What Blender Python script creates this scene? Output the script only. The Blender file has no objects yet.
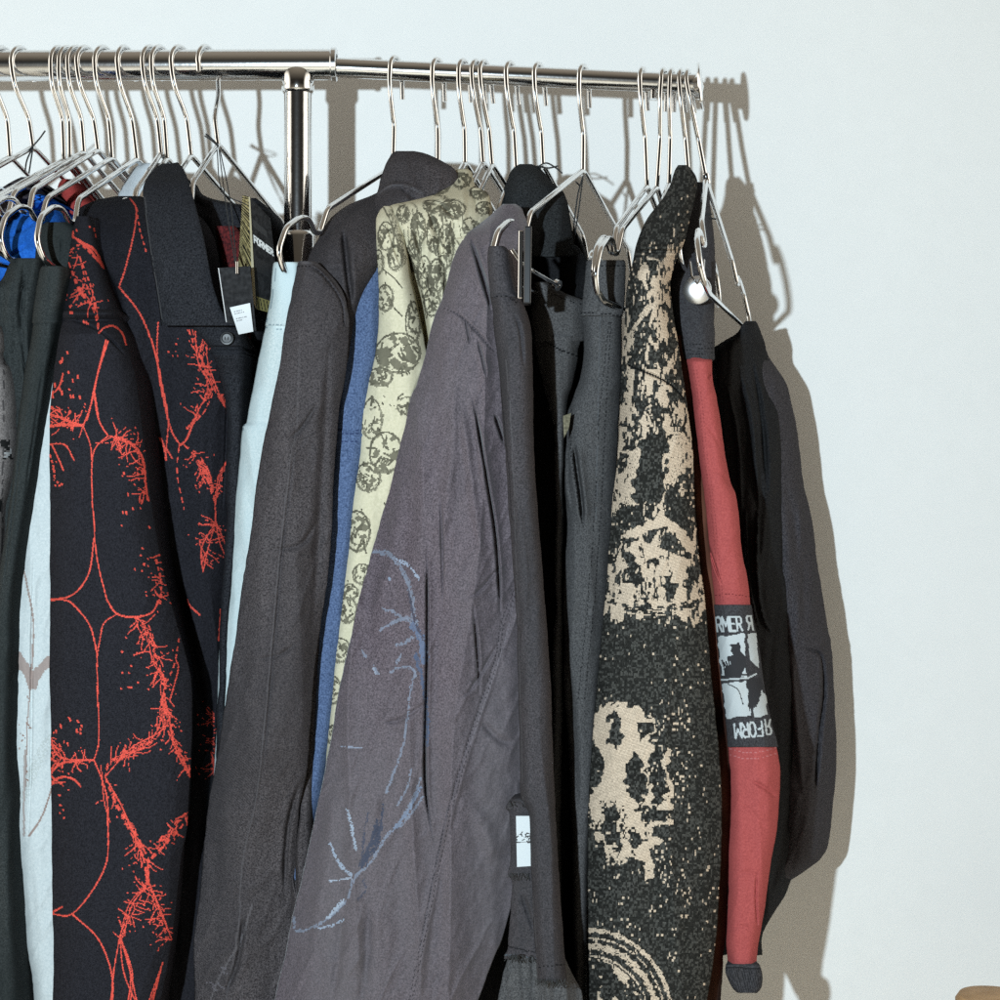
import bpy, math, random
import numpy as np
random.seed(7)
S = bpy.context.scene
COL = S.collection
# ------------------------------------------------------------------ camera, world, flash, exposure
CAM = 1.7                      # camera to rail, metres; at the rail one photograph pixel is one millimetre
WALL = 0.28
cd = bpy.data.cameras.new('camera'); cam = bpy.data.objects.new('camera', cd); COL.objects.link(cam)
cam.location = (0, -CAM, 0); cam.rotation_euler = (math.radians(90), 0, 0)
cd.sensor_width = 36; cd.lens = 36*CAM; cd.clip_start = 0.02; cd.clip_end = 100
S.camera = cam
W = bpy.data.worlds.new('World'); S.world = W; W.use_nodes = True
nt = W.node_tree; bg = nt.nodes['Background']
tc = nt.nodes.new('ShaderNodeTexCoord'); sx = nt.nodes.new('ShaderNodeSeparateXYZ')
rp = nt.nodes.new('ShaderNodeValToRGB'); nt.links.new(tc.outputs['Generated'], sx.inputs[0])
mz = nt.nodes.new('ShaderNodeMapRange'); mz.inputs[1].default_value = -1; mz.inputs[2].default_value = 1
nt.links.new(sx.outputs['Z'], mz.inputs[0]); nt.links.new(mz.outputs[0], rp.inputs[0])
el = rp.color_ramp.elements
el[0].position = 0.0; el[0].color = (.20, .17, .13, 1)
el[1].position = 1.0; el[1].color = (.30, .26, .21, 1)
for p, c in ((.44, (.10, .085, .065, 1)), (.52, (.020, .017, .013, 1)), (.64, (.022, .018, .014, 1)), (.78, (.10, .085, .065, 1)), (.90, (.20, .17, .13, 1))):
    e = el.new(p); e.color = c
# bright bands added to the world at both sides, raising the ambient light
ab = nt.nodes.new('ShaderNodeMath'); ab.operation = 'ABSOLUTE'; nt.links.new(sx.outputs['X'], ab.inputs[0])
ms = nt.nodes.new('ShaderNodeMapRange'); ms.interpolation_type = 'SMOOTHSTEP'; ms.inputs[1].default_value = .70; ms.inputs[2].default_value = .96
nt.links.new(ab.outputs[0], ms.inputs[0])
mw = nt.nodes.new('ShaderNodeMix'); mw.data_type = 'RGBA'; nt.links.new(ms.outputs[0], mw.inputs[0]); nt.links.new(rp.outputs[0], mw.inputs[6])
mw.inputs[7].default_value = (2.55, 2.38, 2.06, 1)
nt.links.new(mw.outputs[2], bg.inputs[0]); bg.inputs[1].default_value = 1.0
fl = bpy.data.lights.new('camera_flash', 'POINT'); fo = bpy.data.objects.new('camera_flash', fl); COL.objects.link(fo)
fo.location = (-0.31, -CAM, 0.07+0.0); fl.energy = 158; fl.shadow_soft_size = 0.012; fl.color = (.76, .91, 1.0)
S.view_settings.view_transform = 'Standard'; S.view_settings.look = 'None'
S.view_settings.exposure = 0; S.view_settings.gamma = 1
S.cycles.max_bounces = 6; S.cycles.use_denoising = False; S.cycles.sample_clamp_indirect = 1.5; S.cycles.sample_clamp_direct = 4.0; S.cycles.caustics_reflective = False; S.cycles.caustics_refractive = False
S.render.resolution_x = S.render.resolution_y = 1024

# ------------------------------------------------------------------ helpers
def wx(px, Y): return (px-500)/1000*(CAM+Y)/CAM
def wz(py, Y): return (500-py)/1000*(CAM+Y)/CAM
def P(px, py, Y): return np.array((wx(px, Y), Y, wz(py, Y)))
def tag(o, label=None, cat=None, group=None, kind=None):
    for k, v in (('label', label), ('category', cat), ('group', group), ('kind', kind)):
        if v: o[k] = v
    return o
def empty(name, loc=(0, 0, 0)):
    o = bpy.data.objects.new(name, None); COL.objects.link(o); o.location = loc; o.empty_display_size = .02
    return o
def thing(name, label, cat, loc=(0, 0, 0), group=None): return tag(empty(name, loc), label, cat, group)
def build(name, V, faces, mat, parent=None, smooth=True, paint=None):
    """V Nx3 in world coordinates, faces: list of arrays (each n x k)"""
    V = np.asarray(V, dtype=np.float64)
    q = parent
    while q is not None: V = V-np.array(q.location)[None]; q = q.parent
    me = bpy.data.meshes.new(name)
    lens = np.concatenate([np.full(len(f), f.shape[1], dtype=np.int32) for f in faces])
    idx = np.concatenate([np.asarray(f, dtype=np.int32).ravel() for f in faces])
    me.vertices.add(len(V)); me.vertices.foreach_set('co', V.ravel().astype(np.float32))
    me.loops.add(len(idx)); me.loops.foreach_set('vertex_index', idx)
    me.polygons.add(len(lens))
    st = np.zeros(len(lens), dtype=np.int32); st[1:] = np.cumsum(lens)[:-1]
    me.polygons.foreach_set('loop_start', st); me.polygons.foreach_set('loop_total', lens)
    me.polygons.foreach_set('use_smooth', np.full(len(lens), smooth))
    me.update(calc_edges=True); me.validate()
    if paint is not None:
        a = me.attributes.new('paint', 'FLOAT_COLOR', 'FACE')
        a.data.foreach_set('color', paint.astype(np.float32).ravel())
    me.materials.append(mat)
    o = bpy.data.objects.new(name, me); COL.objects.link(o)
    if parent is not None: o.parent = parent
    return o
def spline(pts, n=8):
    """Catmull-Rom through points"""
    p = np.asarray(pts, float); p = np.vstack([2*p[0]-p[1], p, 2*p[-1]-p[-2]]); out = []
    for i in range(1, len(p)-2):
        for t in np.linspace(0, 1, n, endpoint=False):
            a, b, c, d = p[i-1], p[i], p[i+1], p[i+2]
            out.append(.5*((2*b)+(c-a)*t+(2*a-5*b+4*c-d)*t*t+(-a+3*b-3*c+d)*t**3))
    out.append(p[-2]); return np.array(out)
def fillet(pts, r=.006, n=5):
    """polyline with rounded corners"""
    p = np.asarray(pts, float); out = [p[0]]
    for i in range(1, len(p)-1):
        a, b, c = p[i-1], p[i], p[i+1]
        la, lc = np.linalg.norm(a-b), np.linalg.norm(c-b); k = min(r, la*.45, lc*.45)
        s, e = b+(a-b)/la*k, b+(c-b)/lc*k
        for t in np.linspace(0, 1, n): out.append((1-t)**2*s+2*t*(1-t)*b+t*t*e)
    out.append(p[-1]); return np.array(out)
def tube_arrays(path, r, sides=10, closed=False):
    p = np.asarray(path, float); n = len(p); r = np.broadcast_to(r, (n,))
    if closed: tan = np.roll(p, -1, 0)-np.roll(p, 1, 0)
    else: tan = np.gradient(p, axis=0)
    tan /= np.linalg.norm(tan, axis=1)[:, None]+1e-12
    ref = np.array((1., 0, 0)) if abs(tan[0, 0]) < .8 else np.array((0, 0, 1.))
    u = np.cross(tan[0], ref); u /= np.linalg.norm(u); V = []
    th = np.linspace(0, 2*math.pi, sides, endpoint=False)
    for i in range(n):
        u = u-tan[i]*np.dot(u, tan[i]); u /= np.linalg.norm(u); v = np.cross(tan[i], u)
        V.append(p[i]+r[i]*(np.cos(th)[:, None]*u+np.sin(th)[:, None]*v))
    V = np.vstack(V); F = []
    m = n if closed else n-1
    i = np.repeat(np.arange(m), sides); j = np.tile(np.arange(sides), m); k = (j+1) % sides; i2 = (i+1) % n
    F.append(np.stack([i*sides+j, i*sides+k, i2*sides+k, i2*sides+j], 1))
    if not closed:
        F.append(np.arange(sides)[::-1][None]); F.append((np.arange(sides)+(n-1)*sides)[None])
    return V, F
def merge(parts):
    Vs, Fs, o = [], [], 0
    for V, F in parts:
        Vs.append(V); Fs += [f+o for f in F]; o += len(V)
    return np.vstack(Vs), Fs
def tube(name, path, r, mat, parent=None, sides=10, closed=False):
    V, F = tube_arrays(path, r, sides, closed); o = build(name, V, F, mat, parent)
    if not closed: o.data.set_sharp_from_angle(angle=math.radians(60))
    return o
def lathe(name, prof, origin, axis, mat, parent=None, sides=48):
    """prof: (distance along axis, radius)"""
    ax = np.asarray(axis, float); ax /= np.linalg.norm(ax)
    ref = np.array((0, 0, 1.)) if abs(ax[2]) < .8 else np.array((1., 0, 0))
    u = np.cross(ax, ref); u /= np.linalg.norm(u); v = np.cross(ax, u); th = np.linspace(0, 2*math.pi, sides, endpoint=False)
    V = np.vstack([np.asarray(origin)+ax*h+max(r, 1e-5)*(np.cos(th)[:, None]*u+np.sin(th)[:, None]*v) for h, r in prof])
    m = len(prof)-1; i = np.repeat(np.arange(m), sides); j = np.tile(np.arange(sides), m); k = (j+1) % sides
    F = [np.stack([i*sides+j, i*sides+k, (i+1)*sides+k, (i+1)*sides+j], 1)]
    o = build(name, V, F, mat, parent); o.data.set_sharp_from_angle(angle=math.radians(42))
    return o
def box_arrays(c, sx, sy, sz, R=None):
    s = np.array([(a, b, d) for a in (-1, 1) for b in (-1, 1) for d in (-1, 1)], float)*np.array((sx, sy, sz))/2
    if R is not None: s = s@np.asarray(R).T
    F = [np.array([(0, 1, 3, 2), (4, 6, 7, 5), (0, 4, 5, 1), (2, 3, 7, 6), (0, 2, 6, 4), (1, 5, 7, 3)])]
    return s+np.asarray(c), F
# smooth value noise on arrays
_tab = np.random.RandomState(3).rand(256, 256)
def vn(x, y, seed=0):
    x = x+seed*17.31; y = y+seed*9.73
    xi, yi = np.floor(x).astype(int), np.floor(y).astype(int); fx, fy = x-xi, y-yi
    fx = fx*fx*(3-2*fx); fy = fy*fy*(3-2*fy)
    g = lambda a, b: _tab[a & 255, b & 255]
    return (g(xi, yi)*(1-fx)+g(xi+1, yi)*fx)*(1-fy)+(g(xi, yi+1)*(1-fx)+g(xi+1, yi+1)*fx)*fy
def fbm(x, y, seed=0, oc=4):
    s = 0; a = .5
    for k in range(oc): s = s+a*vn(x*2**k, y*2**k, seed+k*3); a *= .5
    return s/(1-.5**oc)
def seg_dist(X, Y, pts, reach):
    """distance of every point to a polyline, limited to reach; also the running length"""
    d = np.full(X.shape, 1e9); s = np.zeros(X.shape); run = 0
    for (x0, y0), (x1, y1) in zip(pts[:-1], pts[1:]):
        L = math.hypot(x1-x0, y1-y0)
        if L < 1e-6: continue
        m = (X > min(x0, x1)-reach) & (X < max(x0, x1)+reach) & (Y > min(y0, y1)-reach) & (Y < max(y0, y1)+reach)
        if m.any():
            a, b = X[m], Y[m]
            t = np.clip(((a-x0)*(x1-x0)+(b-y0)*(y1-y0))/L**2, 0, 1)
            q = np.hypot(a-x0-t*(x1-x0), b-y0-t*(y1-y0))
            old = d[m]; w = q < old; old[w] = q[w]; d[m] = old
            so = s[m]; so[w] = run+t[w]*L; s[m] = so
        run += L
    return d, s
class Paint:
    """dye on cloth: one colour and cover per face, addressed in the garment's own flat pattern coordinates"""
    def __init__(s, X, Y, seed=1):
        s.X, s.Y = X, Y; s.c = np.zeros((len(X), 4)); s.R = np.random.RandomState(seed)
    def put(s, m, col, a=1.0):
        m = m if m.dtype == bool else m > .5
        s.c[m, :3] = col; s.c[m, 3] = a
    def line(s, pts, w, col, a=1.0, rough=0.0, dash=None, cover=1.0, sm=True, jit=0):
        pts = [tuple(map(float, p)) for p in pts]
        if sm and len(pts) > 2: pts = [tuple(p) for p in spline(pts, 6)]
        if jit: pts = [(x+s.R.uniform(-jit, jit), y+s.R.uniform(-jit, jit)) for x, y in pts]
        d, r = seg_dist(s.X, s.Y, pts, w*2+3)
        ww = w*(1+rough*(vn(s.X*.35, s.Y*.35, 5)*2-1))
        m = d < ww
        if dash: m &= (r % (dash*1.7)) < dash
        if cover < 1: m &= s.R.rand(len(s.X)) < cover
        s.put(m, col, a); return pts
    def poly(s, pts, col, a=1.0, warp=0, cover=1.0):
        X, Y = s.X, s.Y
        if warp: X = X+(vn(X*.2, Y*.2, 8)-.5)*2*warp; Y = Y+(vn(X*.2, Y*.2, 9)-.5)*2*warp
        ins = np.zeros(len(X), bool); n = len(pts)
        for i in range(n):
            (x0, y0), (x1, y1) = pts[i], pts[(i+1) % n]
            if y0 == y1: continue
            c = ((Y > y0) != (Y > y1)) & (X < (x1-x0)*(Y-y0)/(y1-y0)+x0); ins ^= c
        if cover < 1: ins &= s.R.rand(len(X)) < cover
        s.put(ins, col, a); return ins
    def polyn(s, pts, col, thr, sx, sy, seed, oc=3):
        keep = s.c.copy(); m = s.poly(pts, col); n = fbm(s.X/sx, s.Y/sy, seed, oc)
        bad = m & (n < thr); s.c[bad] = keep[bad]
    def roots(s, pts, n, L, col, w=.8, side=0, spread=1.0, up=None):
        """short jagged twigs growing off a line"""
        p = spline(pts, 6) if len(pts) > 2 else np.array(pts, float)
        for _ in range(n):
            i = s.R.randint(0, len(p)-1); b = p[i]+(p[min(i+1, len(p)-1)]-p[i])*s.R.rand(); t = p[i+1]-p[i]
            t = t/(np.linalg.norm(t)+1e-9); nn = np.array((-t[1], t[0])); sd = side if side else s.R.choice((-1, 1))
            dr = nn*sd*s.R.uniform(.4, 1)*spread+t*s.R.uniform(-.8, .8); 
            if up: dr = dr+np.array(up)
            dr /= np.linalg.norm(dr)+1e-9; q = [b]; l = L*s.R.uniform(.4, 1.1); k = max(2, int(l/4))
            for _ in range(k):
                dr = dr+s.R.uniform(-.45, .45, 2); dr /= np.linalg.norm(dr); q.append(q[-1]+dr*l/k)
            s.line(q, w, col, dash=s.R.choice((0, 3.5, 0)), sm=False)
            if s.R.rand() < .4: e = q[-1]+dr*s.R.uniform(3, 7); s.line([e, e+.6], w*1.1, col, sm=False)
    def dots(s, x0, x1, y0, y1, n, col, w=1.0, L=0):
        for _ in range(n):
            x, y = s.R.uniform(x0, x1), s.R.uniform(y0, y1); l = s.R.rand()*L
            s.line([(x, y), (x+.5, y+.5+l)], w*s.R.uniform(.7, 1.2), col, sm=False)

def interp(tab, v):
    t = np.asarray(tab, float); x, y = t[:, 0], t[:, 1:]
    # monotone-ish smooth: catmull on the table, resampled
    if len(t) > 2:
        q = spline(t, 6); o = np.argsort(q[:, 0]); q = q[o]; x, y = q[:, 0], q[:, 1:]
    return np.stack([np.interp(v, x, y[:, k]) for k in range(y.shape[1])], 1)
def cloth(name, mat, parent, rows, Y, back=.10, d=.03, tilt=0.0, p=3.0, cell=2.5, folds=(), amp=.004, fx=28, fy=240,
          wr=.0007, seed=0, edge=1.2, yaw=.10, paint=None, shrink=.85, lean=None, uneven=0, hem=0):
    """A hanging tube of cloth. rows: (height, left, right) of its near side; Y: depth of that side ([(height, depth)] or a number).
    The far side closes the tube at depth `back`, swung by `yaw` like the hanger it hangs on."""
    r = np.asarray(rows, float); v0, v1 = r[0, 0], r[-1, 0]
    nv = max(4, int((v1-v0)/cell)); nu = max(6, int((r[:, 2]-r[:, 1]).max()/cell))
    v = np.linspace(v0, v1, nv+1); lr = interp(r, v)
    xl = lr[:, 0]+(fbm(v*.02, v*0+1, seed+11)-.5)*2*edge*2+(fbm(v*.12, v*0+1, seed+13)-.5)*edge
    xr = lr[:, 1]+(fbm(v*.02, v*0+5, seed+12)-.5)*2*edge*2+(fbm(v*.12, v*0+5, seed+14)-.5)*edge
    Yt = np.full(nv+1, float(Y)) if np.isscalar(Y) else interp(Y, v)[:, 0]
    u = np.linspace(0, 1, nu+1); U, VV = np.meshgrid(u, v)
    VV = VV+hem*0
    X = xl[:, None]*(1-U)+xr[:, None]*U
    if hem:   # ragged hem
        k = np.clip((VV-(v1-12))/12, 0, 1); VV = VV+k*(vn(X*.5, VV*0, seed)-.5)*hem
    wpx = (xr-xl)[:, None]; s_ = np.abs(2*U-1)
    dd = np.minimum(d, wpx/1000*.7)
    Yf = Yt[:, None]+dd*s_**p+tilt*(U-.5)
    fade = np.clip(wpx/60, .15, 1)
    Xn = X+ (vn(VV/fy*1.7, VV*0, seed+40)-.5)*30
    amp = amp*1.5
    Yf = Yf+fade*amp*2*(fbm(Xn/fx, VV/fy, seed+1, 3)-.5)
    # soft upright pleats with a sharper crest
    rd = 1-np.abs(2*fbm(Xn/(fx*1.4)+3.3, VV/(fy*1.6), seed+7, 2)-1)
    Yf = Yf-fade*amp*.9*rd**3
    Yf = Yf+wr*2*(fbm(X/9+VV/40, VV/16, seed+2, 3)-.5)
    rd2 = 1-np.abs(2*vn(X/18+VV/45, VV/60, seed+21)-1)
    Yf = Yf-wr*1.4*rd2**4
    for f in folds:
        pts, w, dep = f[:3]; w, dep = (w*.8, dep*1.25) if w < 3.1 else (w, dep); pts = [tuple(q) for q in (spline(pts, 6) if len(pts) > 2 else np.array(pts, float))]
        dist, run = seg_dist(X.ravel(), VV.ravel(), pts, w*8); dist = dist.reshape(X.shape)
        run = run.reshape(X.shape); tot = sum(math.dist(a, b) for a, b in zip(pts[:-1], pts[1:]))
        tp = np.clip(np.minimum(run, tot-run)/(tot*(.3 if len(f) < 4 else .22)+1e-6), 0, 1); tp = tp*tp*(3-2*tp)
        tp = tp*(.75+.5*vn(run/25, run*0, seed+50)); wv = w*(.35+.65*tp)
        Yf = Yf+(dep*np.exp(-(dist/wv)**2)-.30*dep*np.exp(-(dist/(3*w))**2))*tp
    Vf = np.stack([wx(X, Yf), Yf, wz(VV, Yf)], 2)
    nb = max(4, nu//5); ub = np.linspace(1, 0, nb+2)[1:-1]
    bk = np.full(nv+1, float(back)) if np.isscalar(back) else interp(back, v)[:, 0]
    bk = np.maximum(bk, Yt+.012)
    ux = np.interp(ub, u, np.arange(nu+1)); i0 = np.clip(np.round(ux).astype(int), 0, nu)
    arch = (1-np.abs(2*ub-1)**2.5)
    Yb = Yf[:, i0]+(bk[:, None]-Yf[:, i0])*np.maximum(arch[None], .03)
    Yb = Yb+.004*(fbm(ub[None]*6+v[:, None]*0, v[:, None]/150+ub[None]*0, seed+33, 2)-.5)
    Xc = wx((xl+xr)[:, None]/2, Yt[:, None]); Xb = Xc+(wx(X[:, i0], Yf[:, i0])-Xc)*shrink+yaw*(Yb-Yf[:, i0])
    Zb = np.repeat(Vf[:, :1, 2].mean(1)[:, None], nb, 1)
    Vb = np.stack([Xb, Yb, Zb], 2)
    V = np.concatenate([Vf, Vb], 1); n = V.shape[1]
    i = np.repeat(np.arange(nv), n); j = np.tile(np.arange(n), nv); k = (j+1) % n
    F = np.stack([i*n+j, (i+1)*n+j, (i+1)*n+k, i*n+k], 1)
    Vl = V.reshape(-1, 3); nV = len(Vl)
    Vl = np.vstack([Vl, V[0].mean(0), V[-1].mean(0)])
    jj = np.arange(n); kk = (jj+1) % n
    T = np.stack([jj, kk, np.full(n, nV)], 1); B = np.stack([nv*n+kk, nv*n+jj, np.full(n, nV+1)], 1)
    pc = None
    if paint is not None:
        ff = np.flatnonzero(j < nu); fi, fj = i[ff], j[ff]
        pt = Paint((X[fi, fj]+X[fi, fj+1])/2, (VV[fi, fj]+VV[fi+1, fj])/2, seed+1); paint(pt)
        pc = np.zeros((len(F)+2*n, 4)); pc[ff] = pt.c
    return build(name, Vl, [F, T, B], mat, parent, True, pc)

# ------------------------------------------------------------------ materials
def nodes(name):
    m = bpy.data.materials.new(name); m.use_nodes = True; t = m.node_tree
    return m, t, t.nodes['Principled BSDF'], (lambda k: t.nodes.new(k)), (lambda a, b: t.links.new(a, b))
def mixc(t, fac, a, b):
    n = t.nodes.new('ShaderNodeMix'); n.data_type = 'RGBA'
    for s_, val in ((n.inputs[0], fac), (n.inputs[6], a), (n.inputs[7], b)):
        if hasattr(val, 'is_linked'): t.links.new(val, s_)
        else: s_.default_value = val if np.isscalar(val) else (*val, 1)
    return n.outputs[2]
def fabric(name, c1, c2, grain=900, rough=.9, bump=.35, sheen=.0, paint=False, blotch=None, twill=0, stretch=1.0, spec=.06, bd=.0008, ct=None):
    pale = max(c1) > .2; ct = (.04 if pale else .30) if ct is None else ct
    if pale: bump *= .35
    grain *= .8; c1 = tuple(x*(1-ct) for x in c1); c2 = tuple(x*(1+ct) for x in c2)
    m, t, b, N, L = nodes(name)
    co = N('ShaderNodeTexCoord'); mp = N('ShaderNodeMapping'); L(co.outputs['Object'], mp.inputs[0])
    mp.inputs['Scale'].default_value = (1, 1, stretch)
    n1 = N('ShaderNodeTexNoise'); n1.inputs['Scale'].default_value = grain; n1.inputs['Detail'].default_value = 2; L(mp.outputs[0], n1.inputs['Vector'])
    r1 = N('ShaderNodeValToRGB'); r1.color_ramp.elements[0].position = .30; r1.color_ramp.elements[1].position = .72; L(n1.outputs[0], r1.inputs[0])
    col = mixc(t, r1.outputs[0], c1, c2)
    if blotch:
        n2 = N('ShaderNodeTexNoise'); n2.inputs['Scale'].default_value = blotch[1]; n2.inputs['Detail'].default_value = 5
        mp2 = N('ShaderNodeMapping'); mp2.inputs['Scale'].default_value = (1, 1, .35); L(co.outputs['Object'], mp2.inputs[0]); L(mp2.outputs[0], n2.inputs['Vector'])
        r2 = N('ShaderNodeValToRGB'); r2.color_ramp.elements[0].position = .35; r2.color_ramp.elements[1].position = .75; L(n2.outputs[0], r2.inputs[0])
        col = mixc(t, r2.outputs[0], col, blotch[0])
    if paint:
        at = N('ShaderNodeAttribute'); at.attribute_name = 'paint'
        col = mixc(t, at.outputs['Alpha'], col, at.outputs['Color'])
    h = n1.outputs[0]
    if twill:
        w = N('ShaderNodeTexWave'); w.wave_type = 'BANDS'; w.bands_direction = 'DIAGONAL'; w.inputs['Scale'].default_value = twill
        w.inputs['Distortion'].default_value = 3; w.inputs['Detail'].default_value = 2; w.inputs['Detail Scale'].default_value = 3; L(co.outputs['Object'], w.inputs['Vector'])
        ad = N('ShaderNodeMath'); L(n1.outputs[0], ad.inputs[0]); L(w.outputs[1], ad.inputs[1]); h = ad.outputs[0]
    bp = N('ShaderNodeBump'); bp.inputs['Strength'].default_value = bump; bp.inputs['Distance'].default_value = bd
    L(h, bp.inputs['Height']); L(bp.outputs[0], b.inputs['Normal']); L(col, b.inputs['Base Color'])
    b.inputs['Roughness'].default_value = rough; b.inputs['Specular IOR Level'].default_value = spec
    if sheen: b.inputs['Sheen Weight'].default_value = sheen; b.inputs['Sheen Roughness'].default_value = .4
    return m
def plain(name, c, rough=.5, metal=0, spec=.5, bump=None, coat=0):
    m, t, b, N, L = nodes(name); b.inputs['Base Color'].default_value = (*c, 1); b.inputs['Roughness'].default_value = rough
    b.inputs['Metallic'].default_value = metal; b.inputs['Specular IOR Level'].default_value = spec; b.inputs['Coat Weight'].default_value = coat
    if bump:
        co = N('ShaderNodeTexCoord'); n = N('ShaderNodeTexNoise'); n.inputs['Scale'].default_value = bump[0]; n.inputs['Detail'].default_value = 4
        L(co.outputs['Object'], n.inputs['Vector']); bp = N('ShaderNodeBump'); bp.inputs['Strength'].default_value = bump[1]; bp.inputs['Distance'].default_value = bump[2]
        L(n.outputs[0], bp.inputs['Height']); L(bp.outputs[0], b.inputs['Normal'])
    return m
M = {}
M['chrome'] = plain('chrome', (.86, .86, .86), .09, 1, bump=(420, .04, .0004))
M['rail_chrome'] = plain('pitted_chrome', (.78, .78, .78), .13, 1, bump=(240, .14, .0005))
M['wall'] = fabric('painted_plaster', (.785, .79, .775), (.805, .81, .795), 60, .85, .5, ct=0, blotch=((.77, .775, .765), 1.6), spec=.2, bd=.0016)
M['floor'] = plain('floor_boards', (.50, .42, .33), .5, 0, .3, bump=(30, .1, .002))
M['tan'] = fabric('tan_wood', (.42, .25, .12), (.50, .31, .16), 60, .5, .1, stretch=.2)
M['black_plastic'] = plain('black_plastic', (.010, .010, .011), .25, 0, .5)
M['string'] = plain('black_string', (.02, .02, .02), .8)
# ------------------------------------------------------------------ the setting
def slab(name, x0, x1, y0, y1, z0, z1, mat):
    V, F = box_arrays(((x0+x1)/2, (y0+y1)/2, (z0+z1)/2), x1-x0, y1-y0, z1-z0); return build(name, V, F, mat, None, False)
FL = -1.12
tag(slab('floor', -3, 3, -4, WALL, FL-.05, FL, M['floor']), kind='structure')
tag(slab('wall', -3, 3, WALL, WALL+.1, FL-.05, 2.2, M['wall']), 'white painted wall behind the clothes rack', 'wall', kind='structure')
t = thing('stool', 'tan rounded furniture top just peeking in at the lower right corner', 'stool', (wx(1010, .05), .05, FL))
lathe('seat', [(-.03, 0), (-.03, .035), (-.024, .044), (-.006, .0475), (0, .044), (.002, .036), (.003, 0)], (wx(1003, .05), .05, wz(998.0, .05)), (0.06, 0, 1), M['tan'], t)
for a in range(3):
    c, s_ = math.cos(a*2.1+.4), math.sin(a*2.1+.4); X0, Z0 = wx(1003, .05), wz(998, .05)-.028
    tube('leg', [(X0+.03*c, .05+.03*s_, Z0), (X0+.13*c, .05+.13*s_, FL+.001)], .012, M['tan'], t)
# ------------------------------------------------------------------ the rack
rack = thing('clothing_rack', 'chrome garment rack with a telescoping top rail in front of the white wall', 'clothes rack', (wx(298, 0), 0, FL))
A, B = P(-260, 66.5, 0), P(337, 64.5, 0); C_, D_ = P(330, 67.3, 0), P(697, 84, 0)
lathe('top_rail', [(0, 0), (0, .0152), (np.linalg.norm(B-A)-.006, .0152), (np.linalg.norm(B-A)-.005, .0166), (np.linalg.norm(B-A)-.0008, .0166), (np.linalg.norm(B-A), .0156), (np.linalg.norm(B-A), .0105), (np.linalg.norm(B-A)-.02, .0103)], A, B-A, M['rail_chrome'], rack)
lathe('extension_rail', [(0, 0), (0, .0098), (np.linalg.norm(D_-C_), .0098), (np.linalg.norm(D_-C_), 0)], C_, D_-C_, M['rail_chrome'], rack)
dax = np.array((1, -.20, .085)); dax /= np.linalg.norm(dax)
lathe('end_cap', [(-.004, 0), (-.004, .0115), (.001, .013), (.0015, .0235), (.0030, .0245), (.0042, .0235), (.0042, .006), (.006, 0)], P(698.0, 87.0, 0), dax, M['chrome'], rack)
zt = wz(66, 0)
lathe('post', [(0, 0), (0, .0138), (-FL+zt, .0138), (-FL+zt, 0)], (wx(298, 0), 0, FL), (0, 0, 1), M['rail_chrome'], rack)
cz = wz(70, 0)
lathe('post_collar', [(.012, .0139), (.010, .0158), (-.008, .0164), (-.011, .0150), (-.012, .0139)], (wx(298, 0), 0, cz-.012), (0, 0, 1), M['chrome'], rack)
lathe('post_sleeve', [(-.5, .0139), (-.5, .0162), (-.004, .0162), (0, .0150), (.001, .0139)], (wx(299, 0), 0, wz(233, 0)), (0, 0, 1), M['chrome'], rack)
tube('lock_screw', [P(653.5, 88, -.002), P(653.5, 99, -.002)], .0035, M['chrome'], rack)
for s_ in (-1, 1):
    tube('foot', [(wx(298, 0), 0, FL+.02), (wx(298, 0), s_*.24, FL+.018)], .012, M['chrome'], rack)
PX2 = -.75
lathe('post', [(0, 0), (0, .0138), (-FL+zt, .0138), (-FL+zt, 0)], (PX2, 0, FL), (0, 0, 1), M['rail_chrome'], rack)
for s_ in (-1, 1):
    tube('foot', [(PX2, 0, FL+.02), (PX2, s_*.24, FL+.018)], .012, M['chrome'], rack)

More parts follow.
